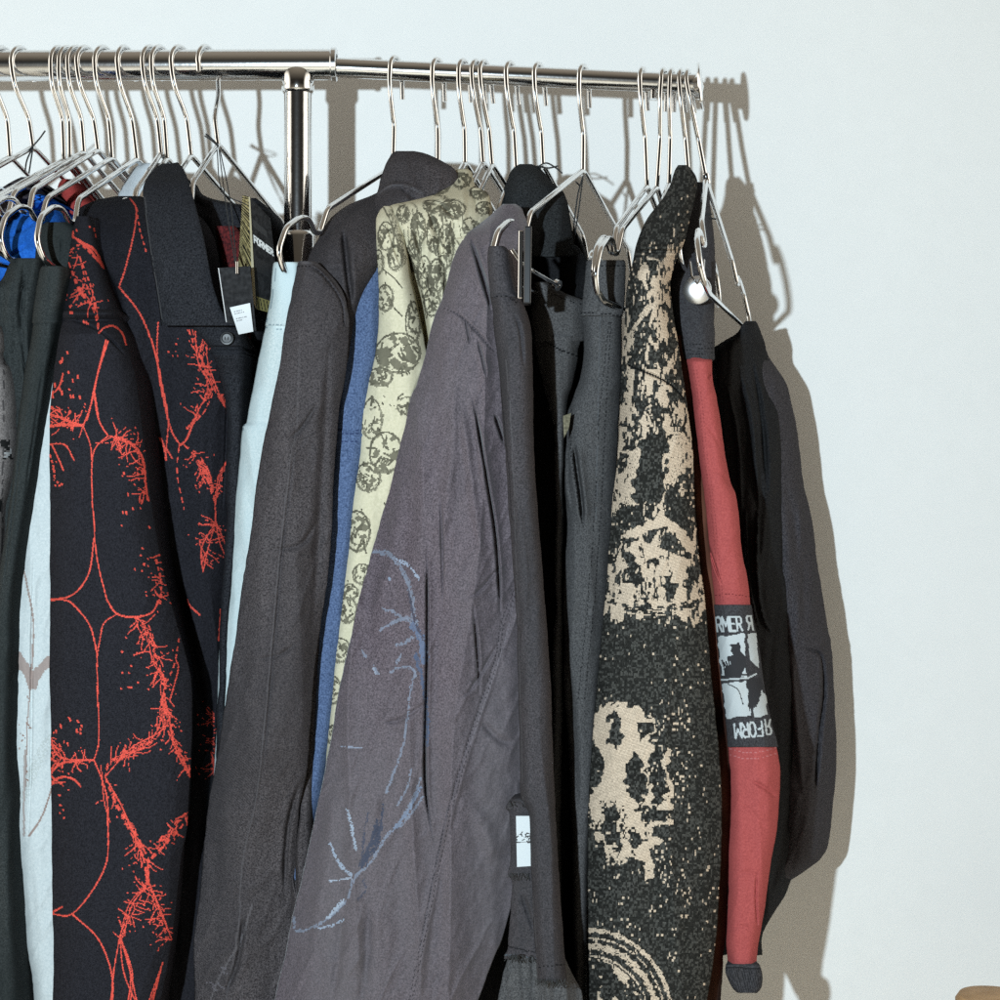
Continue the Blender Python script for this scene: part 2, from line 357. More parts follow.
# ------------------------------------------------------------------ wire hangers
def rail_z(px): return wz(66.2-2*(px/337) if px < 337 else 67.3+(px-330)/367*16.7, 0)
def hanger(px, ax, ay, yaw, label, fs=1.0, pitch=0.0, bar=True, rs=1.0, stub=1.0, flip=1):
    """px: where the hook sits on the rail, (ax, ay): where the neck of the frame hangs, yaw: how far the near end swings left"""
    rr = .0154 if px < 337 else .0100
    z0 = rail_z(px)+(.0 if px < 337 else .0); t = thing('wire_hanger', label, 'hanger', (wx(px, 0), 0, z0), 'chrome wire hangers on the rail')
    X0 = wx(px, 0); w = .0025; R_ = rr+w+.0004
    drop = z0-wz(ay, 0); lean = (wx(ax, 0)-X0)/drop
    cy, sy = math.cos(math.radians(yaw)), math.sin(math.radians(yaw))
    def W3(a, z): return np.array((X0-a*sy-z*lean*(1 if z < 0 else 0), -a*cy, z0+z))
    th = np.linspace(math.radians(-175), math.radians(10), 24)      # back of the rail, over the top, to its front
    if px < 337: q = [(-R_-.001, -.011*stub)]
    else: q = [(-R_-.003, -.026*stub)]
    q += [(R_*math.sin(x), R_*math.cos(x)) for x in np.linspace(-math.pi*.55, math.pi*.5, 18)]
    q += [(R_+.0005, -.012), (R_-.002, -.026), (.004, -.046), (.0005, -.054), (0, -.066), (0, -drop)]
    hp = fillet([W3(a[0]*flip, a[1]) for a in q], .008, 4)
    tube('hook', hp, w, M['chrome'], t)
    if ax == 706: lathe('collar', [(-.010, .002), (-.010, .0036), (-.007, .0039), (-.005, .0033), (-.003, .0039), (0, .0036), (0.001, .002)], W3(0, -drop+.002)+np.array((0, 0, .004)), (lean*-1, 0, 1), M['chrome'], t, 14)
    pp = [(0, 0), (.128, -.062), (.140, -.086), (.150, -.087), (.160, -.076), (.176, -.077), (.200, -.090), (.2115, -.112), (.203, -.128), (.180, -.135)]
    def half(s_, f): return [((s_*(a*f)), -drop+z*(.6+.4*f)+pitch*s_*a*f) for a, z in pp]
    F_, Bk = half(1, fs), half(-1, rs)
    loop = [W3(*a) for a in F_]+[W3(*a) for a in Bk[::-1]]
    V = []; n = len(loop); m_ = loop[0]*.5+loop[1]*.5; path = fillet([m_]+loop[1:]+[m_], .0068, 5)
    tube('frame', path, .0027, M['chrome'], t)
    return t
HL = [
 (4, 10, 157, 20, 'wire hanger at the left edge of the picture, first on the rail'),
 (22, 33, 147, 19, 'wire hanger second from the left edge, with a black string twist at its neck'),
 (61, 64, 160, 18, 'wire hanger at the left end of the tight row on the thick rail'),
 (69, 70, 160, 18, 'wire hanger close behind the first of the tight row on the thick rail'),
 (78, 84, 152, 20, 'wire hanger third in the tight row, left of the blue cloth'),
 (87, 98, 150, 20, 'wire hanger fourth in the tight row on the thick rail'),
 (105, 112, 158, 21, 'wire hanger above the small red cloth'),
 (126, 137, 159, 16, 'wire hanger whose near end loops in front of the dark green trousers'),
 (152, 161, 153, 20, 'wire hanger just left of the black polo collar, left of a close pair'),
 (161, 167, 158, 20, 'wire hanger just left of the black polo collar, right of a close pair'),
 (181, 191, 155, 22, 'wire hanger directly above the black polo collar'),
 (207, 218, 144, 20, 'wire hanger carrying the black and red polo, with tag strings at its neck'),
 (396, 393, 167, 24, 'wire hanger of the charcoal jacket, its near end beside the rack post'),
 (438, 438, 162, 24, 'wire hanger between the charcoal jacket collar and the cream shirt'),
 (464, 465, 162, 24, 'wire hanger over the top of the cream printed shirt'),
 (477, 483, 162, 25, 'wire hanger right of the cream shirt, left of a touching pair'),
 (485, 492, 164, 24, 'wire hanger right of the cream shirt, right of a touching pair'),
 (511, 516, 167, 24, 'wire hanger in front of the black collared jacket, left of its collar'),
 (539, 543, 164, 24, 'wire hanger behind the black collar with tag strings at its neck'),
 (584, 583, 170, 25, 'wire hanger with a wide open frame above the black clip'),
 (643, 647, 186, 19, 'wire hanger left of the brown speckled knit, left of a pair'),
 (664, 657, 187, 18, 'wire hanger left of the brown speckled knit, right of a pair'),
 (672, 669, 183, 16, 'wire hanger at the neck of the black and cream knit'),
 (681, 688, 171, 15, 'wire hanger right behind the neck of the black and cream knit'),
 (688, 706, 180, 14, 'wire hanger last on the thin rail, next to the end disc'),
]
SC = {438: (.45, .8), 464: (.38, .8), 477: (.42, .8), 485: (.40, .8), 511: (.36, .8), 539: (.45, .8), 105: (.9, .9), 152: (.44, .9), 161: (.42, .9), 181: (.45, .9), 207: (.5, .95), 396: (1, .9), 681: (.5, .8), 672: (.5, .8), 78: (.95, .9), 87: (.95, .9)}
HG = {}
for px, ax, ay, yw, lab in HL:
    f, r = SC.get(px, (1, 1))
    HG[px] = hanger(px, ax, ay, yw, lab, f, 0, True, r, 1.0, -1 if px == 207 else 1)
def strings(px, lines, Y=-.006):
    for l in lines: tube('string', spline([P(x, y, Y+(0 if k == 0 else -.012*k)) for k, (x, y) in enumerate(l)], 6), .0008, M['string'], HG[px], 6)
strings(22, [[(28, 151), (33, 146), (40, 138), (45, 131)], [(33, 147), (27, 160), (25, 172)], [(33, 147), (31, 160), (29, 173)]])
strings(207, [[(205, 136), (211, 140), (218, 146)], [(206, 134), (212, 139), (218, 145)]])
strings(539, [[(536, 168), (546, 163), (556, 168), (562, 173)], [(537, 166), (548, 168), (558, 166)], [(536, 170), (543, 166)]])
strings(584, [[(583, 176), (578, 215), (572, 250), (566, 280)], [(583, 176), (577, 200), (570, 262)], [(580, 186), (576, 182)]])
strings(688, [[(692, 211), (700, 215), (712, 214)], [(693, 214), (704, 217), (716, 219)]])
# ------------------------------------------------------------------ garments
RED = (.56, .070, .050); CRM = (.50, .395, .295); INK = (.055, .050, .035)
M['knit_black'] = fabric('black_knit', (0.0098, 0.0092, 0.0127), (0.0253, 0.0236, 0.0297), 850, .95, .5, paint=True)
M['rib_black'] = fabric('black_rib', (.0075, .0078, .0098), (.021, .0215, .025), 950, .95, .5)
M['green_black'] = fabric('green_black_cotton', (0.0163, 0.0190, 0.0190), (0.0300, 0.0333, 0.0333), 1000, .9, .35, blotch=((.014, .017, .017), 14))
M['white_print'] = fabric('white_printed_cotton', (0.4032, 0.4386, 0.4410), (0.4592, 0.4845, 0.4802), 700, .9, .2, paint=True)
M['tan_print'] = fabric('taupe_print', (.10, .088, .085), (.15, .135, .13), 900, .9, .3, paint=True)
M['plum'] = fabric('plum_grey_cotton', (.028, .023, .028), (.048, .041, .046), 900, .9, .3)
M['bright_blue'] = fabric('bright_blue_cotton', (.010, .075, .34), (.018, .12, .46), 700, .85, .3)
M['red_cloth'] = fabric('red_cloth', (.22, .03, .028), (.30, .045, .04), 800, .9, .3)
M['white_cloth'] = fabric('white_cloth', (.45, .48, .50), (.5, .53, .55), 800, .9, .3)
M['pale_denim'] = fabric('pale_denim', (0.3450, 0.4043, 0.4050), (0.4485, 0.4830, 0.4750), 800, .9, .3, blotch=((.40, .475, .49), 30), paint=True)
M['charcoal'] = fabric('charcoal_denim', (0.0264, 0.0222, 0.0235), (0.0818, 0.0705, 0.0722), 950, .92, .45, blotch=((.030, .027, .029), 9), twill=330, paint=True, ct=0.42)
M['dusty_blue'] = fabric('dusty_blue_cotton', (0.0490, 0.0757, 0.1505), (0.0784, 0.1115, 0.1935), 850, .9, .3, paint=True)
M['cream'] = fabric('cream_cotton', (0.4595, 0.4212, 0.2965), (0.5092, 0.4605, 0.3372), 600, .85, .2, paint=True)
M['mauve'] = fabric('mauve_black_twill', (0.0546, 0.0417, 0.0498), (0.1004, 0.0794, 0.0906), 900, .8, .35, blotch=((.092, .086, .090), 5), paint=True, spec=.16, sheen=.12, ct=0.34)
M['washed_black'] = fabric('washed_black_cotton', (0.0303, 0.0264, 0.0288), (0.0620, 0.0547, 0.0590), 950, .92, .4, blotch=((.026, .026, .028), 16), paint=True, ct=0.36)
M['slate'] = fabric('slate_black_twill', (0.0416, 0.0409, 0.0424), (0.0754, 0.0734, 0.0737), 1000, .9, .35, paint=True)
M['jet'] = fabric('jet_black_shade_cotton', (.006, .006, .007), (.013, .013, .014), 900, .9, .3)
M['jet_velvet'] = fabric('jet_black_pile', (0.0104, 0.0111, 0.0117), (0.0260, 0.0273, 0.0286), 900, .95, .4)
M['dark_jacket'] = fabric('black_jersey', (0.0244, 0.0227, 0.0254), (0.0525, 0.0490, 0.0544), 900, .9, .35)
M['jacquard'] = fabric('jacquard_black', (.010, .010, .009), (.060, .058, .052), 760, .95, .8, paint=True)
M['brick_red'] = fabric('brick_red_jersey', (0.2901, 0.0573, 0.0555), (0.3653, 0.0794, 0.0742), 850, .9, .25, paint=True)
M['black_panel'] = fabric('black_panel', (.032, .029, .032), (.045, .044, .047), 900, .9, .3, paint=True)
M['card'] = fabric('black_card', (.014, .014, .015), (.020, .020, .021), 300, .5, .05, paint=True)
M['gold_card'] = fabric('gold_card', (.20, .16, .07), (.30, .25, .12), 300, .4, .1, paint=True)
M['button'] = plain('black_button', (.008, .008, .009), .38, 0, .3)

M['red_knit'] = fabric('dark_red_rib', (.012, .008, .010), (.09, .014, .014), 500, .95, .5)
M['khaki'] = fabric('khaki_tape', (.10, .09, .06), (.14, .125, .085), 500)
M['jacket_shade'] = fabric('black_jersey_shaded', (.0085, .0085, .0092), (.018, .018, .019), 900, .9, .35)  # darker copy of the jacket cloth, shade put into its colour
M['rib_paint'] = fabric('black_rib_collar', (.0075, .0078, .0098), (.021, .0215, .025), 950, .95, .5, paint=True)
GROUP = None
# ---- far left
g = thing('trousers', 'dark green black trousers hanging at the left, waistband inside a hanger loop', 'trousers', (wx(30, -.2), -.2, -.9))
cloth('leg', M['green_black'], g, [(322, 33, 60), (340, 31, 57), (380, 24, 49), (420, 19, 41), (460, 14, 34), (500, 9, 28), (540, 4, 21), (600, -6, 14), (700, -14, 13), (800, -15, 14), (900, -18, 16), (1000, -22, 20), (1060, -24, 22)],
      -.20, .02, .02, seed=1, amp=.003, fx=14, folds=[([(28, 380), (18, 470), (2, 600)], 1.2, .004), ([(46, 345), (36, 420), (24, 500)], 1.5, .003)])
cloth('waistband', M['green_black'], g, [(266, 42, 63), (270, 40, 64), (290, 37, 63), (310, 33.5, 61), (323, 32, 60.5)], -.204, -.02, .014, seed=2, amp=.002, cell=1.5,
      folds=[([(33, 315), (46, 318), (60, 322)], .9, .0022, 1), ([(50, 268), (47, 322)], .9, .002, 1)])
cloth('rear_leg', M['green_black'], g, [(258, 12, 44), (268, 8, 44), (282, 0, 43), (292, -16, 42), (330, -16, 38), (380, 2, 36), (430, 10, 30), (480, 4, 22), (540, -6, 12), (700, -20, 4), (1060, -26, 2)],
      -.165, .05, .02, seed=3, amp=.005, fx=10, folds=[([(24, 262), (22, 330), (30, 400)], 2.2, .012, 1), ([(13, 275), (12, 350)], 1.2, .005)])
cloth('rear_waistband', M['green_black'], g, [(222, 46, 68), (228, 40, 76), (240, 37, 80), (262, 36, 82), (285, 36, 80), (320, 40, 75), (360, 44, 70)], -.145, -.0, .012, seed=4, amp=.003, cell=1.6,
      folds=[([(62, 236), (61, 262)], 1.5, .005, 1)])
def p_tan(p):
    for y0 in (440, 452):
        p.poly([(3, y0), (13, y0-1), (12, y0+8), (3, y0+9)], (.01, .01, .01), warp=5)
    p.poly([(-4, 502), (4, 500), (3, 512), (-4, 514)], (.01, .01, .01), warp=4)
    p.dots(5, 12, 440, 462, 10, (.3, .3, .3), .7, 2); p.line([(4, 358), (3, 440), (2, 560)], .5, (.05, .045, .045))
g = thing('printed_shirt', 'taupe shirt with small black prints at the very left edge', 'shirt', (wx(-5, -.18), -.18, -.9))
cloth('body', M['tan_print'], g, [(326, -30, 2), (335, -30, 5), (348, -30, 6), (355, -30, 4), (364, -30, 7), (370, -30, 12), (400, -30, 15), (430, -30, 16), (470, -30, 14), (500, -30, 7), (520, -30, 5), (600, -30, 2), (700, -30, -4), (1060, -30, -10)],
      -.186, .0, .02, seed=5, amp=.003, cell=1.8, paint=p_tan)
g = thing('plum_jacket', 'plum grey shoulder with a pale piped seam at the top left corner of the clothes', 'jacket', (wx(10, -.12), -.12, -.9))
cloth('shoulder', M['plum'], g, [(177, 22, 31), (180, 15, 38), (185, 6, 41), (191, -2, 40), (200, -8, 30), (212, -14, 20), (224, -16, 14), (240, -18, 8), (300, -22, 2), (1060, -26, -4)], [(177, -.02), (200, -.08), (240, -.10), (1060, -.10)], .05, .016, seed=6, amp=.003, cell=1.6)
tube('piping', spline([P(-6, 186, -.082), P(2, 188, -.081), (P(9, 192, -.082)), P(14, 199, -.090), P(16, 207, -.097)], 5), .0009, M['white_cloth'], g, 6)
g = thing('blue_garment', 'bright blue top showing between the hangers at the left', 'top', (wx(25, -.1), -.1, -.9))
cloth('body', M['bright_blue'], g, [(194, 32, 44), (199, 28, 50), (206, 20, 56), (214, 10, 60), (222, 0, 62), (234, -8, 62), (250, -12, 58), (270, -14, 52), (300, -14, 40), (500, -16, 20), (1060, -16, 10)],
      [(194, -.03), (214, -.08), (250, -.115), (1060, -.12)], .06, .02, seed=8, amp=.004, cell=1.8, folds=[([(4, 240), (30, 225), (48, 205)], 2.5, .005), ([(0, 262), (20, 250), (30, 240)], 2, .005)])
g = thing('red_garment', 'small red fold of cloth peeking out between hangers at the left', 'top', (wx(68, .02), .02, -.9))
cloth('body', M['red_cloth'], g, [(179, 62, 71), (183, 58, 75), (190, 56, 78), (200, 56, 86), (212, 60, 92), (300, 60, 90), (1060, 60, 80)], .005, .1, .012, seed=9, cell=1.8)
tag(cloth('white_shirt', M['white_cloth'], None, [(163, 144, 160), (167, 136, 172), (173, 131, 178), (182, 126, 182), (190, 122, 184), (205, 118, 186), (300, 120, 180), (1060, 120, 170)], .0, .11, .015, seed=10, cell=1.8), 'white collar peeking out behind the black polo collar', 'shirt')
# ---- white print
BR = (.21, .13, .105)
def p_white(p):
    p.line([(12, 652), (20, 662), (28, 673), (32, 684)], 5.5, BR, .75, rough=.3); p.line([(32, 684), (38, 672), (46, 664), (54, 658)], 5, BR, .75, rough=.3)
    p.line([(22, 560), (28, 590), (33, 618), (33, 648), (30, 690)], .9, BR, .8); p.line([(30, 690), (27, 730), (26, 790)], .6, BR, .8)
    p.line([(29, 836), (40, 820), (48, 800), (55, 775)], .9, BR, .85); p.line([(20, 800), (34, 770), (44, 748), (55, 735)], 5, (.30, .32, .30), .5, cover=.5)
    p.dots(18, 32, 690, 780, 16, BR, .6, 1)
    p.line([(25, 750), (24, 800), (24, 836)], 1.0, BR, .6)
g = thing('white_print_shirt', 'white cotton garment with brown line print between dark trousers and black polo', 'shirt', (wx(40, -.17), -.17, -.9))
cloth('body', M['white_print'], g, [(318, 48, 62), (325, 47, 64), (380, 40, 64), (460, 30, 64), (540, 18, 64), (600, 8, 64), (700, 5, 64), (800, 10, 64), (850, 16, 64), (900, 23, 64), (1000, 34, 64), (1060, 38, 64)],
      -.172, .03, .014, seed=12, amp=.003, fx=20, cell=1.1, paint=p_white, folds=[([(34, 540), (32, 640), (31, 760), (27, 860)], 1.6, .004)])

# ---- black and red polo
g = polo = thing('knit_polo', 'black knitted polo with red branching line pattern and a wide black collar', 'polo shirt', (wx(140, -.18), -.18, -.9))
def heather(p, r, g_, b_, sp):
    k = p.R.uniform(1-sp, 1+sp*1.6, len(p.X)); p.c[:, 0], p.c[:, 1], p.c[:, 2], p.c[:, 3] = r*k, g_*k, b_*k, .75
def yarn(p):
    m = p.c[:, 0] > .2; p.c[m, :3] *= (p.R.uniform(.62, 1.12, m.sum())*np.where((np.floor(p.X[m]/1.3)+np.floor(p.Y[m]/1.3)) % 2 > 0, 1.05, .85))[:, None]
def p_sleeve(p):
    c = RED
    heather(p, .0085, .0085, .0105, .5)
    L = lambda pts, w=.75, **k: p.line(pts, w*.80, c, **k)
    L([(108, 341), (100, 366), (94, 389), (90, 408), (83, 426)], .95); L([(94, 389), (96, 408), (100, 423), (108, 436)], .95)
    L([(50, 415), (62, 418), (73, 423), (83, 426)], 1.6, rough=.5); L([(50, 426), (65, 424.5), (83, 426)], 1.8, rough=.5)
    p.roots([(50, 420), (70, 421), (83, 426)], 16, 13, c, .50); p.roots([(50, 405), (52, 440)], 10, 15, c, .50, -1)
    L([(108, 436), (122, 439), (135, 447), (143, 460), (146, 486), (148, 500)], 1.5, rough=.5); p.roots([(110, 437), (125, 440), (143, 462), (147, 495)], 34, 18, c, .50, 1)
    p.roots([(114, 437), (130, 443), (144, 465)], 12, 17, c, .50, -1)
    L([(108, 436), (96, 447), (92, 462), (92, 496), (94, 522), (95, 543), (99, 569), (107, 600)], .8); L([(83, 426), (90, 444), (92, 462)], .7)
    L([(94, 538), (90, 569), (81, 587), (68, 597), (51, 599)], .9)
    L([(49, 444), (65, 445), (74, 460)], 1.0, rough=.4); L([(52, 445), (60, 462), (63, 470)], 1.0); L([(50, 455), (54, 470), (54, 480)], 1.1, dash=3)
    p.dots(50, 62, 460, 500, 7, c, .9); p.dots(52, 80, 370, 412, 14, c, .9, 3); L([(63, 374), (60, 385), (55, 392)], 1.1); L([(50, 398), (53, 392)], 1.6)
    L([(156, 560), (161, 582), (160, 605)], 1.2, dash=4); p.roots([(156, 555), (162, 580), (159, 604)], 18, 14, c, .50); p.dots(134, 156, 548, 575, 8, c, .9); p.dots(120, 150, 470, 530, 14, c, .9, 2)
    L([(51, 600), (68, 601), (81, 613), (90, 626), (95, 644), (97, 657)], .95); L([(107, 600), (117, 614), (134, 617), (151, 613), (159, 600)], 1.2, rough=.3)
    L([(117, 614), (104, 623), (100, 639), (97, 660), (98, 704), (99, 740), (94, 760)], .75)
    for k in range(4):
        o = p.R.uniform(-5.5, 5.5, 8)
        L([(134+o[0]*.3, 617), (146+o[1]*.6, 625), (151+o[2], 647), (156+o[3], 662), (165+o[4]*.4, 683)], 0.58, dash=p.R.choice((0, 5)))
        L([(165, 683), (164+o[5]*.5, 700), (164+o[6]*.4, 712), (157+o[7], 730), (141+o[0]*1.4, 746), (116+o[1], 760), (105, 777)], 0.68, dash=p.R.choice((0, 6)))
        L([(165, 700), (167+o[2]*.6, 715), (173+o[3]*.8, 738), (182+o[4]*.8, 756), (193, 782)], 0.72, dash=p.R.choice((0, 6)))
        L([(105, 777), (119+o[5], 805), (134+o[6], 831), (147+o[7]*.6, 862)], 0.86, dash=p.R.choice((0, 6)))
        L([(193, 806), (178+o[1], 826), (158+o[2]*.8, 850), (149, 862)], 0.79, dash=p.R.choice((0, 6)))
        L([(148, 862), (147+o[3]*.4, 884), (133+o[4], 904), (121+o[5]*.6, 938)], 0.65, dash=p.R.choice((0, 5)))
        L([(148, 880), (160+o[6]*.7, 910), (169+o[7]*.6, 940)], 0.65, dash=p.R.choice((0, 5)))
        L([(120, 936), (128+o[0]*.8, 972), (133+o[1], 1004)], .8); L([(163, 962), (150+o[2]*.8, 1002)], 0.65, dash=p.R.choice((0, 5)))
    L([(114, 760), (130, 750), (147, 743)], 3.2, rough=.9, cover=.5); L([(147, 868), (148, 884)], 2.4, rough=.6, cover=.85); L([(123, 815), (134, 832)], 2.8, rough=.9, cover=.5); L([(160, 842), (174, 832)], 3.0, rough=.9, cover=.5); L([(176, 752), (186, 768)], 2.6, rough=.9, cover=.5)
    p.roots([(134, 617), (150, 640), (160, 675), (164, 712)], 36, 19, c, .50, up=(0, .9)); p.roots([(164, 690), (172, 738), (190, 780)], 24, 17, c, .50, up=(0, .8)); p.roots([(110, 765), (140, 750), (160, 728)], 20, 17, c, .50, up=(0, -.9))
    p.roots([(105, 777), (130, 825), (146, 860)], 22, 19, c, .50, up=(0, .9)); p.roots([(193, 806), (158, 850)], 18, 15, c, .50, up=(0, .9)); p.roots([(147, 884), (120, 938)], 24, 15, c, .50); p.roots([(147, 884), (168, 940)], 28, 15, c, .50)
    L([(166, 683), (174, 665), (179, 639)], .9, dash=5); L([(170, 700), (178, 670), (176, 660)], .8); p.dots(112, 145, 640, 690, 9, c, .9); L([(134, 655), (143, 652), (150, 652)], .9)
    L([(50, 742), (62, 758), (94, 760)], 1.2, rough=.4); L([(50, 775), (60, 764), (78, 761), (94, 760)], 1.3, rough=.4); p.roots([(52, 758), (70, 760), (90, 760)], 18, 13, c, .50); L([(52, 782), (62, 777), (73, 779), (81, 787)], 1.2, rough=.4)
    p.roots([(50, 735), (52, 790)], 16, 16, c, .50, -1); p.dots(51, 82, 715, 745, 14, c, .9, 2); p.dots(51, 65, 790, 820, 5, c, .9)
    L([(94, 760), (101, 777), (107, 798), (108, 826), (107, 860), (94, 888), (72, 914), (52, 914)], .95); L([(101, 765), (104, 800), (110, 822)], .6); L([(72, 914), (96, 936), (108, 960), (113, 984), (112, 1004)], 1.0)
    L([(51, 913), (62, 907)], 1.2); L([(120, 936), (114, 970), (111, 1000)], .8)
    # shoulder
    for k in range(3):
        o = p.R.uniform(-3, 3, 6)
        L([(72, 236), (82+o[0], 242), (92+o[1], 250), (104, 268)], 1.3, rough=.5); L([(69, 263), (80+o[2], 291), (94+o[3], 310), (99, 333)], .9, dash=5)
        L([(71, 250), (80+o[4], 245), (95, 258)], 1.0, dash=4); L([(80, 258), (89+o[5], 288), (97, 312)], .9, dash=4)
    p.roots([(70, 250), (78, 285), (92, 308)], 24, 13, c, .50); p.dots(70, 100, 210, 235, 9, c, 1.1, 2); p.dots(66, 92, 290, 325, 10, c, .9, 1); L([(78, 212), (84, 209)], 3, rough=.6)
    L([(99, 333), (104, 328), (113, 326), (122, 333), (126, 345)], 1.1, rough=.3); L([(106, 340), (98, 372), (94, 392), (87, 420)], 1.0); L([(94, 388), (99, 420)], .7); p.dots(52, 68, 340, 400, 6, c, .9, 2); yarn(p)
cloth('sleeve', M['knit_black'], g, [(216, 76, 90), (226, 73, 94), (240, 71, 97), (260, 68, 102), (290, 65, 111), (314, 62, 119), (330, 60, 124), (375, 53, 135), (420, 50, 141), (457, 50, 146), (522, 50, 155), (587, 50, 167), (640, 50, 182), (680, 50, 191), (720, 51, 192), (780, 51, 190), (830, 52, 187), (860, 52, 181), (940, 53, 172), (1000, 53, 161), (1060, 53, 150)],
      [(216, -.150), (260, -.175), (320, -.215), (380, -.235), (1060, -.24)], -.08, .03, p=3.5, seed=20, amp=.003, fx=40, cell=.98, paint=p_sleeve, edge=.6,
      folds=[([(62, 318), (80, 322), (104, 334), (128, 358)], 1.6, .004, 1)])
def p_body(p):
    c = RED; L = lambda pts, w=.8, **k: p.line(pts, w*.80, c, **k)
    heather(p, .0085, .0085, .0105, .5)
    L([(130, 199), (136, 210), (134, 232), (126, 266), (119, 287)], .95); L([(136, 208), (140, 230), (146, 252)], .95, dash=4)
    L([(119, 287), (140, 314), (154, 350), (162, 392), (168, 420)], 1.1); L([(158, 322), (157, 353), (161, 379), (168, 418), (166, 450)], .8); L([(167, 415), (172, 432), (180, 445)], 1.0)
    for k in range(4):
        o = p.R.uniform(-5, 5, 8)
        L([(192+o[0], 330), (200+o[1], 364), (210+o[2]*.5, 388), (204+o[3], 408), (192, 426)], 0.68, dash=p.R.choice((0, 5))); L([(206+o[4]*.4, 330), (205+o[5], 358), (214+o[6]*.5, 386), (228, 412)], 0.68, dash=p.R.choice((0, 5)))
        L([(184, 445), (198+o[7]*.6, 457), (209+o[0]*.7, 478), (215, 503)], 0.75, dash=p.R.choice((0, 6))); L([(227, 460), (219+o[1]*.8, 478), (215, 506)], 0.68, dash=p.R.choice((0, 5)))
        L([(215, 505), (215, 522), (205+o[2]*.8, 548), (203, 572)], 0.68, dash=p.R.choice((0, 5))); L([(215, 520), (224+o[3]*.7, 545), (231, 566)], 0.68, dash=p.R.choice((0, 5)))
    L([(204, 400), (210, 390)], 2.4, rough=.7, cover=.8); L([(188, 428), (198, 415)], 2.2, rough=.7, cover=.8); L([(202, 462), (211, 482)], 2.4, rough=.7, cover=.7); L([(222, 396), (229, 411)], 2.6, rough=.7, cover=.8)
    L([(192, 426), (186, 440), (179, 446)], 1.2); L([(179, 447), (177, 473), (184, 509)], .8, dash=6)
    p.roots([(196, 345), (206, 380), (195, 420)], 24, 15, c, .50, up=(0, -.8)); p.roots([(190, 450), (212, 490)], 22, 15, c, .50, up=(0, .8)); p.roots([(215, 520), (204, 565)], 24, 17, c, .50); p.dots(168, 195, 335, 360, 8, c, .8)
    L([(160, 438), (164, 446), (166, 460)], 1.3, rough=.4); L([(166, 448), (172, 458)], 1.0)
    L([(187, 600), (190, 606), (200, 615)], 1.1); L([(221, 610), (219, 640)], 1.2, rough=.4); L([(226, 600), (221, 612)], 1.2); p.roots([(214, 712), (214, 776)], 32, 13, c, .50); L([(213, 760), (215, 775)], 2.0, rough=.5)
    p.dots(206, 220, 880, 960, 8, c, 1.0, 3); yarn(p)
cloth('body', M['knit_black'], g, [(196, 116, 142), (199, 100, 152), (203, 88, 168), (208, 79, 185), (216, 75, 200), (240, 74, 215), (300, 76, 224), (325, 80, 229), (360, 90, 237), (400, 98, 239), (450, 104, 239), (500, 112, 237), (560, 120, 232), (600, 130, 230), (650, 140, 226), (700, 150, 224), (800, 150, 222), (900, 150, 222), (1000, 140, 222), (1060, 140, 222)],
      [(196, -.06), (208, -.10), (240, -.145), (300, -.160), (340, -.160), (420, -.135), (600, -.125), (1060, -.125)], .0, .035, seed=22, amp=.005, fx=34, cell=.98, paint=p_body, edge=.6,
      folds=[([(98, 250), (120, 318), (146, 440)], 4, .02, 1), ([(170, 560), (190, 640), (205, 720)], 5, .012, 1), ([(228, 360), (226, 440), (222, 520)], 1.3, .004)])
cloth('placket', M['rib_black'], g, [(324, 186, 236), (335, 200, 240), (352, 212, 243), (380, 222, 244), (430, 226, 243), (520, 226, 238), (600, 222, 232), (700, 218, 226), (1060, 210, 222)], [(324, -.168), (352, -.172), (420, -.150), (1060, -.138)], -.06, .01, seed=23, amp=.002, cell=1.6)
cloth('collar', M['rib_paint'], g, [(163.5, 162, 178), (166, 158, 181.5), (171, 152, 184.5), (179, 146, 188), (188, 143.2, 190.5), (200, 143.5, 194), (230, 147, 202), (252, 150, 206.5), (280, 154.5, 212), (300, 157.5, 218), (314, 159.5, 224), (321, 160.5, 231), (325.5, 161, 238)],
      [(163.5, -.075), (172, -.105), (190, -.15), (240, -.185), (325, -.200)], [(163.5, -.06), (190, -.125), (240, -.162), (325, -.18)], .006, p=5, tilt=-.012, seed=24, amp=.0022, fx=70, cell=1.3, edge=.4, yaw=.06,
      paint=lambda p: p.line([(144.5, 196), (148, 230), (151.5, 252), (156, 280), (162, 322)], .45, (.05, .05, .052), .8))
cloth('rear_collar', M['rib_black'], g, [(176, 176, 185), (182, 178, 189), (188, 180, 195), (194, 182, 203), (199, 184, 214), (203, 186, 234), (207, 187, 254), (215, 190, 264), (240, 198, 270), (270, 205, 270), (300, 212, 268), (340, 216, 262)],
      [(176, -.06), (200, -.06), (340, -.09)], .0, .02, seed=25, amp=.005, fx=26, cell=1.8)
cloth('rear_shoulder', M['rib_black'], g, [(198, 246, 255), (204, 242, 262), (214, 239, 271), (224, 237, 280), (234, 235, 287), (250, 232, 293), (280, 230, 297), (400, 226, 292), (600, 220, 270), (1060, 215, 240)],
      [(198, .0), (240, -.01), (400, -.03), (1060, -.05)], .12, .03, seed=26, amp=.005, fx=24, cell=2)
cloth('lining', M['red_knit'], g, [(226, 214, 236), (240, 216, 246), (262, 220, 250), (300, 226, 252), (360, 232, 250)], -.098, -.08, .008, seed=27, amp=.003, fx=14, cell=1.6)
